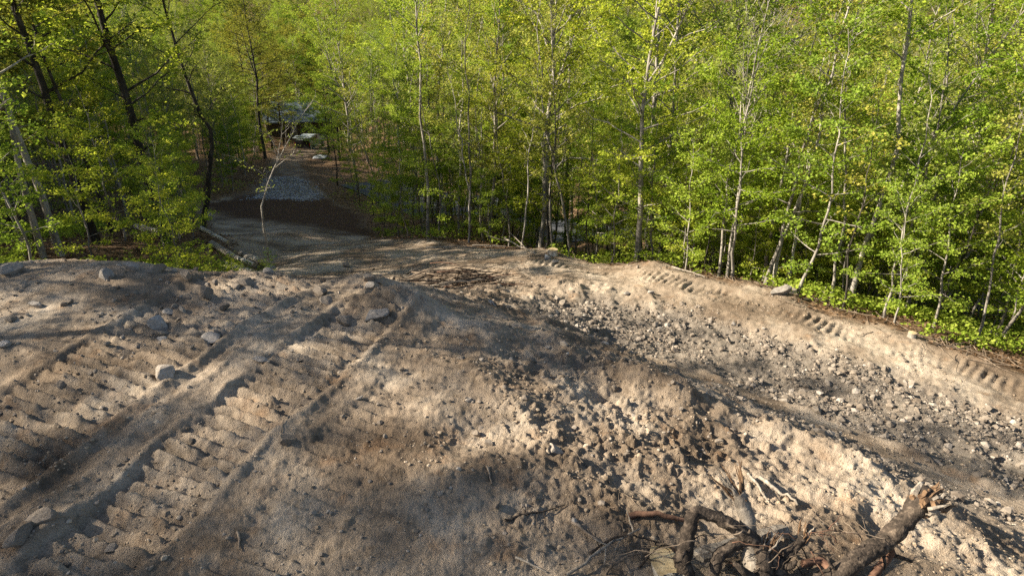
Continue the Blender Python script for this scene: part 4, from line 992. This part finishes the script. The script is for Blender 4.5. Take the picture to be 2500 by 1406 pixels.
# ------------------------------------------------------------------ uprooted stump in the foreground
def root_part(e, org, name, path, m, sides=14, rough=.13, seed=0, splinters=0, splen=.12):
    rg = np.random.default_rng(seed); q = np.array([np.append(D(a, b, d), w) for (a, b, d, w) in path])
    seg = np.concatenate([[0], np.cumsum(np.linalg.norm(np.diff(q[:, :3], axis=0), axis=1))]); n = max(10, len(path) * 5); s = np.linspace(0, seg[-1], n)
    p = np.stack([np.interp(s, seg, q[:, i]) for i in range(4)], 1)
    for _ in range(2): p[1:-1] = (p[:-2] + 2 * p[1:-1] + p[2:]) / 4
    rad = p[:, 3] * .76 / FPX / 2 * np.linalg.norm(p[:, :3] - np.array([0, 0, CZ]), axis=1)
    wv = np.cumsum(rg.standard_normal((n, 3)), 0); wv -= np.linspace(0, 1, n)[:, None] * wv[-1]; p[:, :3] += wv * (rad * .10)[:, None]
    sw = np.convolve(rg.standard_normal(n + 4), np.ones(5) / 5, 'valid'); rad = rad * (1 + .10 * sw)
    prof = 1 + rough * np.cumsum(rg.standard_normal((sides,))) / 3
    V, F = tube(p[:, :3] - org, rad, sides, rg, rough * .5)
    Vc = V.reshape(n, sides, 3); ctr = Vc.mean(1, keepdims=True); V = (ctr + (Vc - ctr) * prof[None, :, None]).reshape(-1, 3)
    mb = MB(); mb.add(V, [list(map(int, f)) for f in F] + [list(range(sides))[::-1], [(n - 1) * sides + i for i in range(sides)]])
    for i in range(2 if sides > 10 else 1):
        k = int(rg.integers(2, max(3, int(n * .6)))); d_ = unit(rg.standard_normal(3) + np.array([0, -.3, .4])); L_ = rad[k] * rg.uniform(1.4, 3.2); tt = np.linspace(0, 1, 5)
        mb.tube(p[k, :3] - org + d_ * (tt * L_)[:, None] + np.cumsum(rg.normal(0, .10 * rad[k], (5, 3)), 0), rad[k] * rg.uniform(.18, .42) * np.array([1.25, 1, .85, .7, .35]), 7)
    o = mb.build(name, m, e, True)
    if splinters:
        d = unit(p[-1, :3] - p[-3, :3]); end = p[-1, :3] - org; R0 = rad[-1]
        a0 = unit(np.cross(d, UP)); b0 = np.cross(d, a0)
        for i in range(splinters):
            th = rg.uniform(0, 6.28); rr_ = R0 * rg.uniform(.2, .95); st = end - d * R0 * rg.uniform(.4, 1.6) + (a0 * math.cos(th) + b0 * math.sin(th)) * rr_
            dd = unit(d + (a0 * math.cos(th) + b0 * math.sin(th)) * rg.uniform(-.1, .5) + rg.normal(0, .12, 3)); L = splen * rg.uniform(.4, 1.2)
            t = np.linspace(0, 1, 5); pp = st + dd * (t * L)[:, None] + rg.normal(0, .006, (5, 3)); w = rg.uniform(.10, .34) * R0
            mb = MB(); mb.tube(pp, w * np.array([1, .95, .8, .5, .15]), 5); mb.build("splinter", M_torn if i % 3 else M_weather, o)
    return o
def uprooted():
    org = D(1850, 1440, 3.5); org[2] = hz(org[0], org[1], False)
    e = empty("uprooted_stump", org); tag(e, "dark uprooted stump with twisted broken roots in the foreground", "uprooted stump")
    root_part(e, org, "root", [(1690,1450,3.50,52),(1676,1400,3.58,48),(1672,1340,3.68,44),(1682,1280,3.76,42),(1692,1248,3.80,38)], M_root, seed=1, splinters=5, splen=.05)
    root_part(e, org, "root", [(1690,1252,3.80,34),(1720,1252,3.80,38),(1765,1268,3.78,40),(1810,1300,3.74,42),(1850,1335,3.70,46),(1890,1385,3.62,52),(1920,1440,3.5,60)], M_root, seed=2)
    root_part(e, org, "root", [(1960,1445,3.50,56),(2030,1400,3.56,48),(2085,1370,3.62,44),(2140,1345,3.70,44),(2185,1305,3.80,44),(2215,1270,3.88,42),(2240,1240,3.94,46),(2270,1218,3.98,64)], M_root, seed=3, splinters=44, splen=.19)
    root_part(e, org, "root", [(1850,1430,3.55,60),(1830,1370,3.66,44),(1822,1330,3.74,38),(1815,1285,3.82,36),(1812,1240,3.90,38),(1800,1205,3.96,32)], M_weather, seed=4, splinters=16, splen=.26)
    root_part(e, org, "root", [(1738,1440,3.50,34),(1742,1390,3.58,34),(1752,1352,3.66,34),(1782,1330,3.70,32),(1825,1320,3.72,26)], M_root, seed=5, splinters=4, splen=.06)
    root_part(e, org, "root", [(1880,1440,3.5,70),(1905,1395,3.58,60),(1935,1355,3.66,46),(1955,1325,3.72,40),(1965,1300,3.76,30)], M_root, seed=6, splinters=9, splen=.12)
    root_part(e, org, "root", [(1850,1445,3.48,90),(1852,1400,3.56,70),(1860,1368,3.62,50),(1868,1345,3.66,34)], M_root, seed=7, splinters=30, splen=.20)
    root_part(e, org, "root", [(1960,1372,3.62,20),(2010,1370,3.66,22),(2030,1390,3.6,22),(2055,1425,3.5,22)], M_redstick, seed=8, sides=8)
    root_part(e, org, "root", [(2110,1440,3.6,20),(2150,1385,3.74,22),(2175,1352,3.80,22),(2172,1330,3.8,18)], M_redstick, seed=9, sides=8)
    root_part(e, org, "root", [(2165,1352,3.80,14),(2200,1358,3.86,14),(2225,1370,3.9,12)], M_root, seed=10, sides=7)
    rg = np.random.default_rng(77)
    for i in range(48):                                   # thin dangling rootlets
        px = rg.uniform(1640, 2060); py = rg.uniform(1290, 1400); d = rg.uniform(3.55, 3.8); n = 9
        a = rg.uniform(0, 6.28); L = rg.uniform(.12, .5); st = D(px, py, d); s = np.linspace(0, 1, n)
        pts = st + np.stack([np.cos(a) * s * L, np.sin(a) * s * L * .5, -.25 * L * s ** 2 + rg.uniform(-.2, .4) * L * s], 1) + np.cumsum(rg.normal(0, .012, (n, 3)), 0)
        g = H(pts[:, 0], pts[:, 1], False) + .01; pts[:, 2] = np.maximum(pts[:, 2], g)
        mb = MB(); mb.tube(pts - org, rg.uniform(.0025, .006) * np.linspace(1, .4, n), 5); mb.build("rootlet", [M_stick, M_redstick, M_root][i % 3], e, True)
uprooted()
def ground_stick(px, py, px2, py2, w, label, m, name="stick", bow=.0, lift=.0, seed=0, twigs=0):
    a = ground(px, py); b = ground(px2, py2); rg = np.random.default_rng(seed + int(px)); n = 12; s = np.linspace(0, 1, n)
    pts = a + (b - a) * s[:, None]; L = np.linalg.norm(b - a); pts[:, :2] += np.cumsum(rg.normal(0, .012 * L, (n, 2)), 0)
    dist = np.linalg.norm(pts - np.array([0, 0, CZ]), axis=1).mean(); r = w * dist / FPX / 2
    g = H(pts[:, 0], pts[:, 1]); pts[:, 2] = np.maximum(g, g.mean() * .6 + g * .4) + r * .9 + lift + bow * np.sin(s * math.pi)
    org = pts[0].copy()
    parts = [tube(pts - org, r * np.linspace(1, .5, n), 7, rg, .08)]
    for k in range(twigs):
        i = rg.integers(2, n - 1); az = rg.uniform(0, 6.28); l = L * rg.uniform(.15, .4); t = np.linspace(0, 1, 6)
        tp = pts[i] - org + np.stack([np.cos(az) * t * l, np.sin(az) * t * l, .25 * l * t * rg.uniform(-.2, 1)], 1) + np.cumsum(rg.normal(0, .006, (6, 3)), 0)
        parts.append(tube(tp, r * .55 * np.linspace(1, .4, 6), 5))
    V, F = join(parts)
    return tag(obj(name, mesh_np(name, V, F, True, [m]), None, org), label, "stick" if name == "stick" else name.replace("_", " "))
ground_stick(1535,1268,1690,1292,16,"reddish splintered branch poking left from the uprooted stump", M_redstick, "branch", .02)
ground_stick(1380,1406,1560,1292,8,"thin pale curved stick left of the uprooted stump", M_weather, bow=.06, twigs=4)
ground_stick(1440,1345,1600,1330,6,"long thin dark twig arching left of the stump", M_root, bow=.10, twigs=3)
ground_stick(1600,1330,1690,1362,6,"thin dark twig meeting the broken root from the left", M_root, bow=.05, twigs=2)
ground_stick(1395,1275,1470,1330,9,"short brown stick on the sand left of the stump", M_stick)
ground_stick(1230,1268,1380,1240,6,"dark wavy twig on the shaded sand", M_root, twigs=2)
ground_stick(1260,1362,1330,1395,7,"pale little stick at the bottom centre", M_weather, twigs=3)
ground_stick(1822,1172,1868,1240,7,"straight pale stick casting a shadow behind the upright root", M_weather, lift=.02)
ground_stick(1852,1180,1945,1242,10,"longer pale split stick right of the straight pale stick", M_weather, lift=.02)
ground_stick(1190,1140,1200,1190,6,"upright dry twig in the rubble gully", M_stick)
ground_stick(580,1300,590,1345,7,"short dark stick in the lower left foreground", M_stick)
ground_stick(1480,1395,1580,1345,6,"thin crossing twig near the cut log", M_stick, bow=.08, twigs=4)
ground_stick(1560,1380,1640,1330,5,"thin dark twig above the cut log", M_root, bow=.10, twigs=3)
for i, (a, b, c, d) in enumerate([(1040,612,1160,606),(1150,602,1230,606),(1235,605,1320,618),(1640,655,1720,680),(1960,735,2060,750),(990,672,1040,655)]):
    ground_stick(a, b, c, d, 5, ["long dead stick along the berm's back edge at its left end", "dead stick along the berm edge before the sawn stump", "stick pointing at the sawn stump", "pale stick at the wood's edge right of the berm middle",
                 "fallen stick at the berm shoulder near the leaning trunks", "pale stick standing out of the brush pile's left end"][i], M_weather, twigs=3, bow=.03)
# split timber and the cut log lying under the roots
def timber():
    a = ground(1695, 1385); b = ground(1905, 1318); c = (a + b) / 2; e = empty("split_timber", c)
    d = unit(b - a); L = np.linalg.norm(b - a); side = unit(np.cross(d, UP)); up = np.cross(side, d); rg = np.random.default_rng(6)
    n = 12; s = np.linspace(-.5, .5, n) * L; prof = [(-.055, -.03), (.055, -.035), (.06, .02), (.02, .05), (-.05, .035)]
    V = []
    for i, q in enumerate(s):
        k = 1.0 if 0 < i < n - 1 else .82
        for (w, h) in prof: V.append(d * q + side * (w * k + rg.normal(0, .006)) + up * (h * k + .11 + rg.normal(0, .006)) + d * rg.normal(0, .015))
    m = len(prof); F = [(i * m + j, i * m + (j + 1) % m, (i + 1) * m + (j + 1) % m, (i + 1) * m + j) for i in range(n - 1) for j in range(m)] + [tuple(range(m))[::-1], tuple((n - 1) * m + j for j in range(m))]
    mb = MB(); mb.add(np.array(V), F); mb.build("beam", M_weather, e); tag(e, "weathered split timber lying beneath the uprooted stump", "timber")
timber()
def cut_log():
    g = ground(1628, 1400); e = empty("log", g); r = .115; ax = unit(np.array([.05, -.75, .62])); n = 6
    pts = np.array([0, .03, .13]) - ax * np.linspace(0.9, 0, n)[:, None] * -1
    top = np.array([0.0, .02, .10]); pts = np.stack([top + np.array([.02, -.75, -.06]) * t for t in np.linspace(0, 1, n)])
    ax = unit(pts[0] - pts[-1])
    nrm = unit(np.array([0.0, -.15, 1.0]))
    rg = np.random.default_rng(2); V, F = tube(pts, np.full(n, r), 18, rg, .02)
    ring = V[:18].copy()                                   # slanting saw cut that faces up
    for i in range(18):
        off = ring[i] - top; ring[i] = top + off * .98 - ax * (off @ nrm) / max(.35, ax @ nrm if abs(ax @ nrm) > .35 else .35) * .9
    V[:18] = ring
    obj("bark", mesh_np("bark", V, F, True, [M_log]), e)
    mb = MB(); mb.add(np.concatenate([ring, [ring.mean(0)]]), [((i + 1) % 18, i, 18) for i in range(18)]); mb.build("cut_end", M_cut, e)
    tag(e, "log with a fresh oval saw cut left of the uprooted stump", "log")
cut_log()

def twig_litter():
    rg = np.random.default_rng(31); parts = []
    cr = np.array([xy(p) for p in crest])
    spots = []
    for i in range(260):
        t = rg.uniform(0, len(cr) - 1.001); k = int(t); q = cr[k] + (cr[k + 1] - cr[k]) * (t - k) + np.array([rg.normal(.35, .45), rg.normal(.35, .45)]); spots.append((q[0], q[1], rg.uniform(.15, .8), rg.uniform(.004, .012)))
    for i in range(90):
        q = P(rg.uniform(1250, 2150), rg.uniform(1230, 1400), -4.3); spots.append((q[0], q[1], rg.uniform(.05, .3), rg.uniform(.0015, .004)))
    for i in range(60):
        q = P(rg.uniform(100, 2200), rg.uniform(700, 1390), -4.3); spots.append((q[0], q[1], rg.uniform(.05, .25), rg.uniform(.002, .005)))
    S = np.array(spots); n = len(S); t = np.linspace(-.5, .5, 5); a = rg.uniform(0, 6.28, n)[:, None]; L = S[:, 2:3]
    X = S[:, :1] + np.cos(a) * t * L + np.cumsum(rg.normal(0, .03, (n, 5)), 1) * L; Y = S[:, 1:2] + np.sin(a) * t * L + np.cumsum(rg.normal(0, .03, (n, 5)), 1) * L
    Z = H(X.ravel(), Y.ravel()).reshape(n, 5)
    for i in range(n):
        r = S[i, 3]; parts.append(tube(np.stack([X[i], Y[i], np.maximum(Z[i], Z[i].mean()) + r + rg.uniform(0, .15) * S[i, 2] * (t + .5)], 1), r * np.linspace(1, .5, 5), 4))
    V, F = join(parts); o = obj("twig_litter", mesh_np("twig_litter", V, F, True, [M_stick])); tag(o, "small dead twigs littering the berm edge and the soil round the stump", "twigs", None, "stuff")
twig_litter()

# ------------------------------------------------------------------ things down the driveway
def car():
    c = D(760, 361, 80); gz = hz(c[0], c[1], False); e = empty("parked_car", (c[0], c[1], gz)); e.rotation_euler = (0, 0, math.radians(-8))
    paint = plain("silver_car_paint", (0.30,0.33,0.34), .35, 2, .03, .5); black = plain("black_trim", (0.012,0.012,0.014), .5, 4, .1); glass = plain("car_glass", (0.02,0.025,0.03), .08, 2, .05, .6)
    red = plain("tail_lamp", (0.35,0.02,0.02), .3); tyre = plain("tyre", (0.02,0.02,0.02), .9)
    prof = [(-2.25,.45),(-2.28,.95),(-2.15,1.05),(-1.75,1.68),(-.2,1.76),(.55,1.62),(1.15,1.12),(2.1,.98),(2.3,.75),(2.28,.42)]
    w = .93; V = []
    for sgn in (-1, 1):
        for (yy, zz) in prof: V.append((sgn * (w if zz < 1.1 else w * .80), yy, zz))
    n = len(prof); F = [tuple(range(n)), tuple(range(2 * n - 1, n - 1, -1))] + [(i, n + i, n + (i + 1) % n, (i + 1) % n) for i in range(n)]
    MB().add(np.array(V), F[:2] + F[3:]).build("body", paint, e)
    MB().box((0, -2.22, 0.98), (1.66, .20, 1.0)).build("boot_opening", black, e)
    h = MB(); h.box((0, -2.45, 1.92), (1.5, 1.15, .07)).build("open_hatch", paint, e)
    MB().box((0, -2.5, 1.965), (1.15, .6, .02)).build("hatch_window", glass, e)
    MB().box((0, -2.31, .55), (1.84, .12, .34)).build("rear_bumper", black, e)
    for sgn in (-1, 1):
        MB().box((sgn * .85, -2.22, 1.0), (.14, .12, .34)).build("tail_lamp", red, e)
        MB().box((sgn * .80, -.7, 1.38), (.10, 1.7, .36)).build("side_window", glass, e)
        for yy in (-1.4, 1.4):
            a = np.linspace(0, 2 * math.pi, 16, endpoint=False); ring = np.stack([np.zeros(16), np.cos(a) * .36, np.sin(a) * .36], 1)
            V2 = np.concatenate([ring + (sgn * .80, yy, .36), ring + (sgn * .97, yy, .36)])
            t = MB().add(V2, [(i, (i + 1) % 16, 16 + (i + 1) % 16, 16 + i) for i in range(16)] + [tuple(range(16)), tuple(range(16, 32))]).build("wheel", tyre, e)
            MB().add(np.concatenate([ring * .6 + (sgn * .975, yy, .36)]), [tuple(range(16))]).build("rim", paint, t)
    MB().box((0, 1.2, 1.37), (1.35, .08, .1)).build("windscreen", glass, e)
    tag(e, "silver car with its tailgate raised, parked at the far end of the driveway", "car")
car()
def house():
    x, y, _ = HOUSE; gz = hz(x, y, False); e = empty("house", (x, y, gz)); e.rotation_euler = (0, 0, .12)
    wall = plain("brown_siding", (0.09,0.075,0.06), .8, 2, .1); roof = plain("blue_grey_roof", (0.10,0.13,0.16), .6, 3, .12); pane = plain("window_glass", (0.03,0.04,0.05), .1, 2, .05, .6); white = plain("grey_trim", (0.22,0.22,0.22), .6, 2, .04)
    MB().box((0, 0, 1.5), (10.5, 7, 3.0)).build("wall", wall, e)
    V = np.array([(-5.7,-4,2.9),(5.7,-4,2.9),(5.7,0,5.2),(-5.7,0,5.2),(-5.7,4,2.9),(5.7,4,2.9),(-5.7,-4,2.7),(5.7,-4,2.7),(5.7,4,2.7),(-5.7,4,2.7)])
    MB().add(V, [(0,1,2,3),(3,2,5,4),(6,9,8,7),(6,7,1,0),(9,4,5,8),(6,0,3,4,9),(7,8,5,2,1)]).build("roof", roof, e)
    for xx in (-3, .3, 3.4):
        w_ = MB().box((xx, -3.53, 1.6), (1.2, .06, 1.3)).build("window", white, e); MB().box((xx, -3.57, 1.6), (1.0, .04, 1.1)).build("pane", pane, w_)
    MB().box((-1.3, -3.54, 1.05), (.95, .08, 2.1)).build("door", white, e)
    tag(e, "house with a blue-grey roof half hidden behind trees past the car", "house")
house()
def sheet():
    g = D(785, 399, 62); g[2] = hz(g[0], g[1], False); e_m = plain("white_sheeting", (0.50,0.53,0.55), .5, 4, .06)
    n = 9; rg = np.random.default_rng(1); u, v = np.meshgrid(np.linspace(-1, 1, n), np.linspace(-1, 1, n))
    z = .4 * (1 - np.abs(v) ** 2) * (1 - .4 * u ** 2) + rg.normal(0, .03, (n, n)) + .12
    V = np.stack([u * .6 + .1 * v, v * .35, z * .7], -1).reshape(-1, 3)
    F = [(i * n + j, i * n + j + 1, (i + 1) * n + j + 1, (i + 1) * n + j) for i in range(n - 1) for j in range(n - 1)]
    o = obj("white_tarpaulin", mesh_np("white_tarpaulin", V, F, True, [e_m]), None, g)
    sm = o.modifiers.new("thickness", 'SOLIDIFY'); sm.thickness = .02
    tag(o, "white tarpaulin-like cover beside the paved lane below the car", "cover")
sheet()

# ------------------------------------------------------------------ which one is which
def project(p):
    x, y, z = p[0], p[1], p[2] - CZ; f = y * cp_ - z * sp_; return 1250 + FPX * x / f, 703 - FPX * (y * sp_ + z * cp_) / f
ORD = ["nearest", "second nearest", "third nearest", "fourth nearest", "fifth nearest", "sixth nearest", "seventh nearest", "eighth nearest", "ninth nearest", "tenth nearest", "eleventh nearest", "twelfth nearest", "thirteenth nearest", "fourteenth nearest", "fifteenth nearest", "sixteenth nearest", "seventeenth nearest", "eighteenth nearest", "nineteenth nearest", "twentieth nearest"]
def single_out(cats, kinds, marks):
    todo = {}
    for o in COL.objects:
        if o.parent is None and o.get("group") and o.get("category") in cats and o["group"] in kinds:
            p = np.array(o.location); q = project(p) if p[1] > 1 else (-999, 0)
            best = min(marks, key=lambda m: abs(m[1] - q[0]) + 3.0 * abs(m[3] - p[1]))
            dx = q[0] - best[1]
            rel = "left of" if dx < -45 else "right of" if dx > 45 else ("behind" if p[1] > best[3] else "in front of")
            if best[0].startswith('the left edge') and rel == 'left of' or best[0] == 'the right edge' and rel == 'right of': rel = 'beyond'
            todo.setdefault((o["group"], best[0], rel), []).append((float(np.hypot(dx, 3 * (best[3] - p[1]))), o))
    for (g, m, rel), L in todo.items():
        L.sort(key=lambda a: a[0])
        for i, (_, o) in enumerate(L):
            o["label"] = (ORD[min(i, 19)] + " " if len(L) > 1 else "") + kinds[g] + " " + rel + " " + m
TM = [("the thick forked dark trunk", 420, 0, 20), ("the smooth grey trunk", 155, 0, 17), ("the crooked dark tree", 500, 0, 23), ("the log heap", 580, 0, 19.5), ("the gravel patch", 700, 0, 45), ("the parked car", 760, 0, 80),
      ("the white cover", 785, 0, 62), ("the slanting grey trunk", 1015, 0, 42), ("the brush pile", 1085, 0, 22), ("the sawn stump", 1349, 0, 19), ("the tall pale forked trunk", 1340, 0, 26), ("the straight grey trunk", 1582, 0, 23),
      ("the fan-shaped tree", 1800, 0, 31), ("the snapped pale trunk", 1752, 0, 24), ("the thin forked young tree", 1775, 0, 15.5), ("the hollow stump", 1925, 0, 14), ("the curving birch-like trunk", 2075, 0, 15.5),
      ("the stout pale tree", 2262, 0, 21), ("the leaning pale edge trunk", 2335, 0, 18.5), ("the left edge", 0, 0, 25), ("the left edge at the crest", -120, 0, 16), ("the left edge far back", -60, 0, 72), ("the left edge midway back", -80, 0, 45), ("the left edge deep in the wood", 60, 0, 55), ("the far upper right corner", 2450, 0, 60),
      ("the left edge behind the grey trunk", 30, 0, 36), ("the middle of the left wood", 300, 0, 36), ("the deep left wood", 250, 0, 62), ("the wood left of the driveway", 480, 0, 72), ("the middle of the roadside thicket", 930, 0, 34), ("the right edge", 2480, 0, 30), ("the top centre", 1250, 0, 65), ("the top right centre", 1850, 0, 60), ("the paved lane", 1200, 0, 45), ("the dark topsoil", 560, 0, 38), ("the driveway bend", 560, 0, 60)]
single_out(("tree", "sapling"), {"trees of the shady wood on the left": "dark-trunked leafy tree", "green trees of the wood on the left": "fresh green tree", "yellow-green trees of the wood on the left": "yellow-green tree",
    "yellow-green trees beyond the berm": "sunlit yellow-green tree", "green trees beyond the berm": "fresh green tree", "olive trees beyond the berm": "olive thin-leaved tree", "slender pole trees beyond the berm": "slender pole-trunked tree", "bare-limbed trees beyond the berm": "nearly bare pale-limbed tree",
    "orange-leaved trees beyond the berm": "orange-leaved tree", "saplings under the left wood": "leafy shaded sapling", "thin young trees along the wood's edge": "thin pole-like young tree",
    "saplings of the roadside thicket": "slim leafy roadside sapling", "saplings beyond the berm": "bushy sunlit sapling", "saplings left of the driveway": "leafy driveway-side sapling", "saplings right of the driveway": "leafy lane-side sapling", "low bushes behind the crest": "low green bush"}, TM)
RM = [(a, b, 0, c) for (a, b, c) in [("the flat-topped crest rock", 778, 8), ("the whitish broken rock", 384, 7), ("the brown square block", 412, 6.2), ("the left edge of the mound", 0, 7), ("the lower left corner", 40, 4), ("the crumbly hump", 704, 5.1),
      ("the flat dark slab", 1355, 4.9), ("the low white rock", 915, 7.3), ("the rubble gully", 1195, 5), ("the uprooted stump", 1850, 3.7), ("the brush pile", 1085, 11), ("the sawn stump", 1349, 18), ("the hollow stump", 1925, 13.5),
      ("the drag path's upper end", 1500, 11), ("the drag path's middle", 1950, 9), ("the drag path's lower end", 2400, 7.2), ("the lane's right end", 2450, 9.5), ("the bottom centre", 1000, 3.7), ("the ridge stone in shade", 1300, 6.5), ("the crest's left rocks", 300, 9), ("the crest below the bare sapling", 600, 8.6), ("the middle of the left mound", 520, 6.6), ("the lane's middle", 1850, 13), ("the far left slope", 80, 7.8), ("the crest's middle", 450, 8.7), ("the crest's far left end", 130, 8.6)]]
single_out(("stone",), {"loose stones of the rubble strip": "loose rubble stone", "small stones on the mound": "small strewn stone"}, RM)
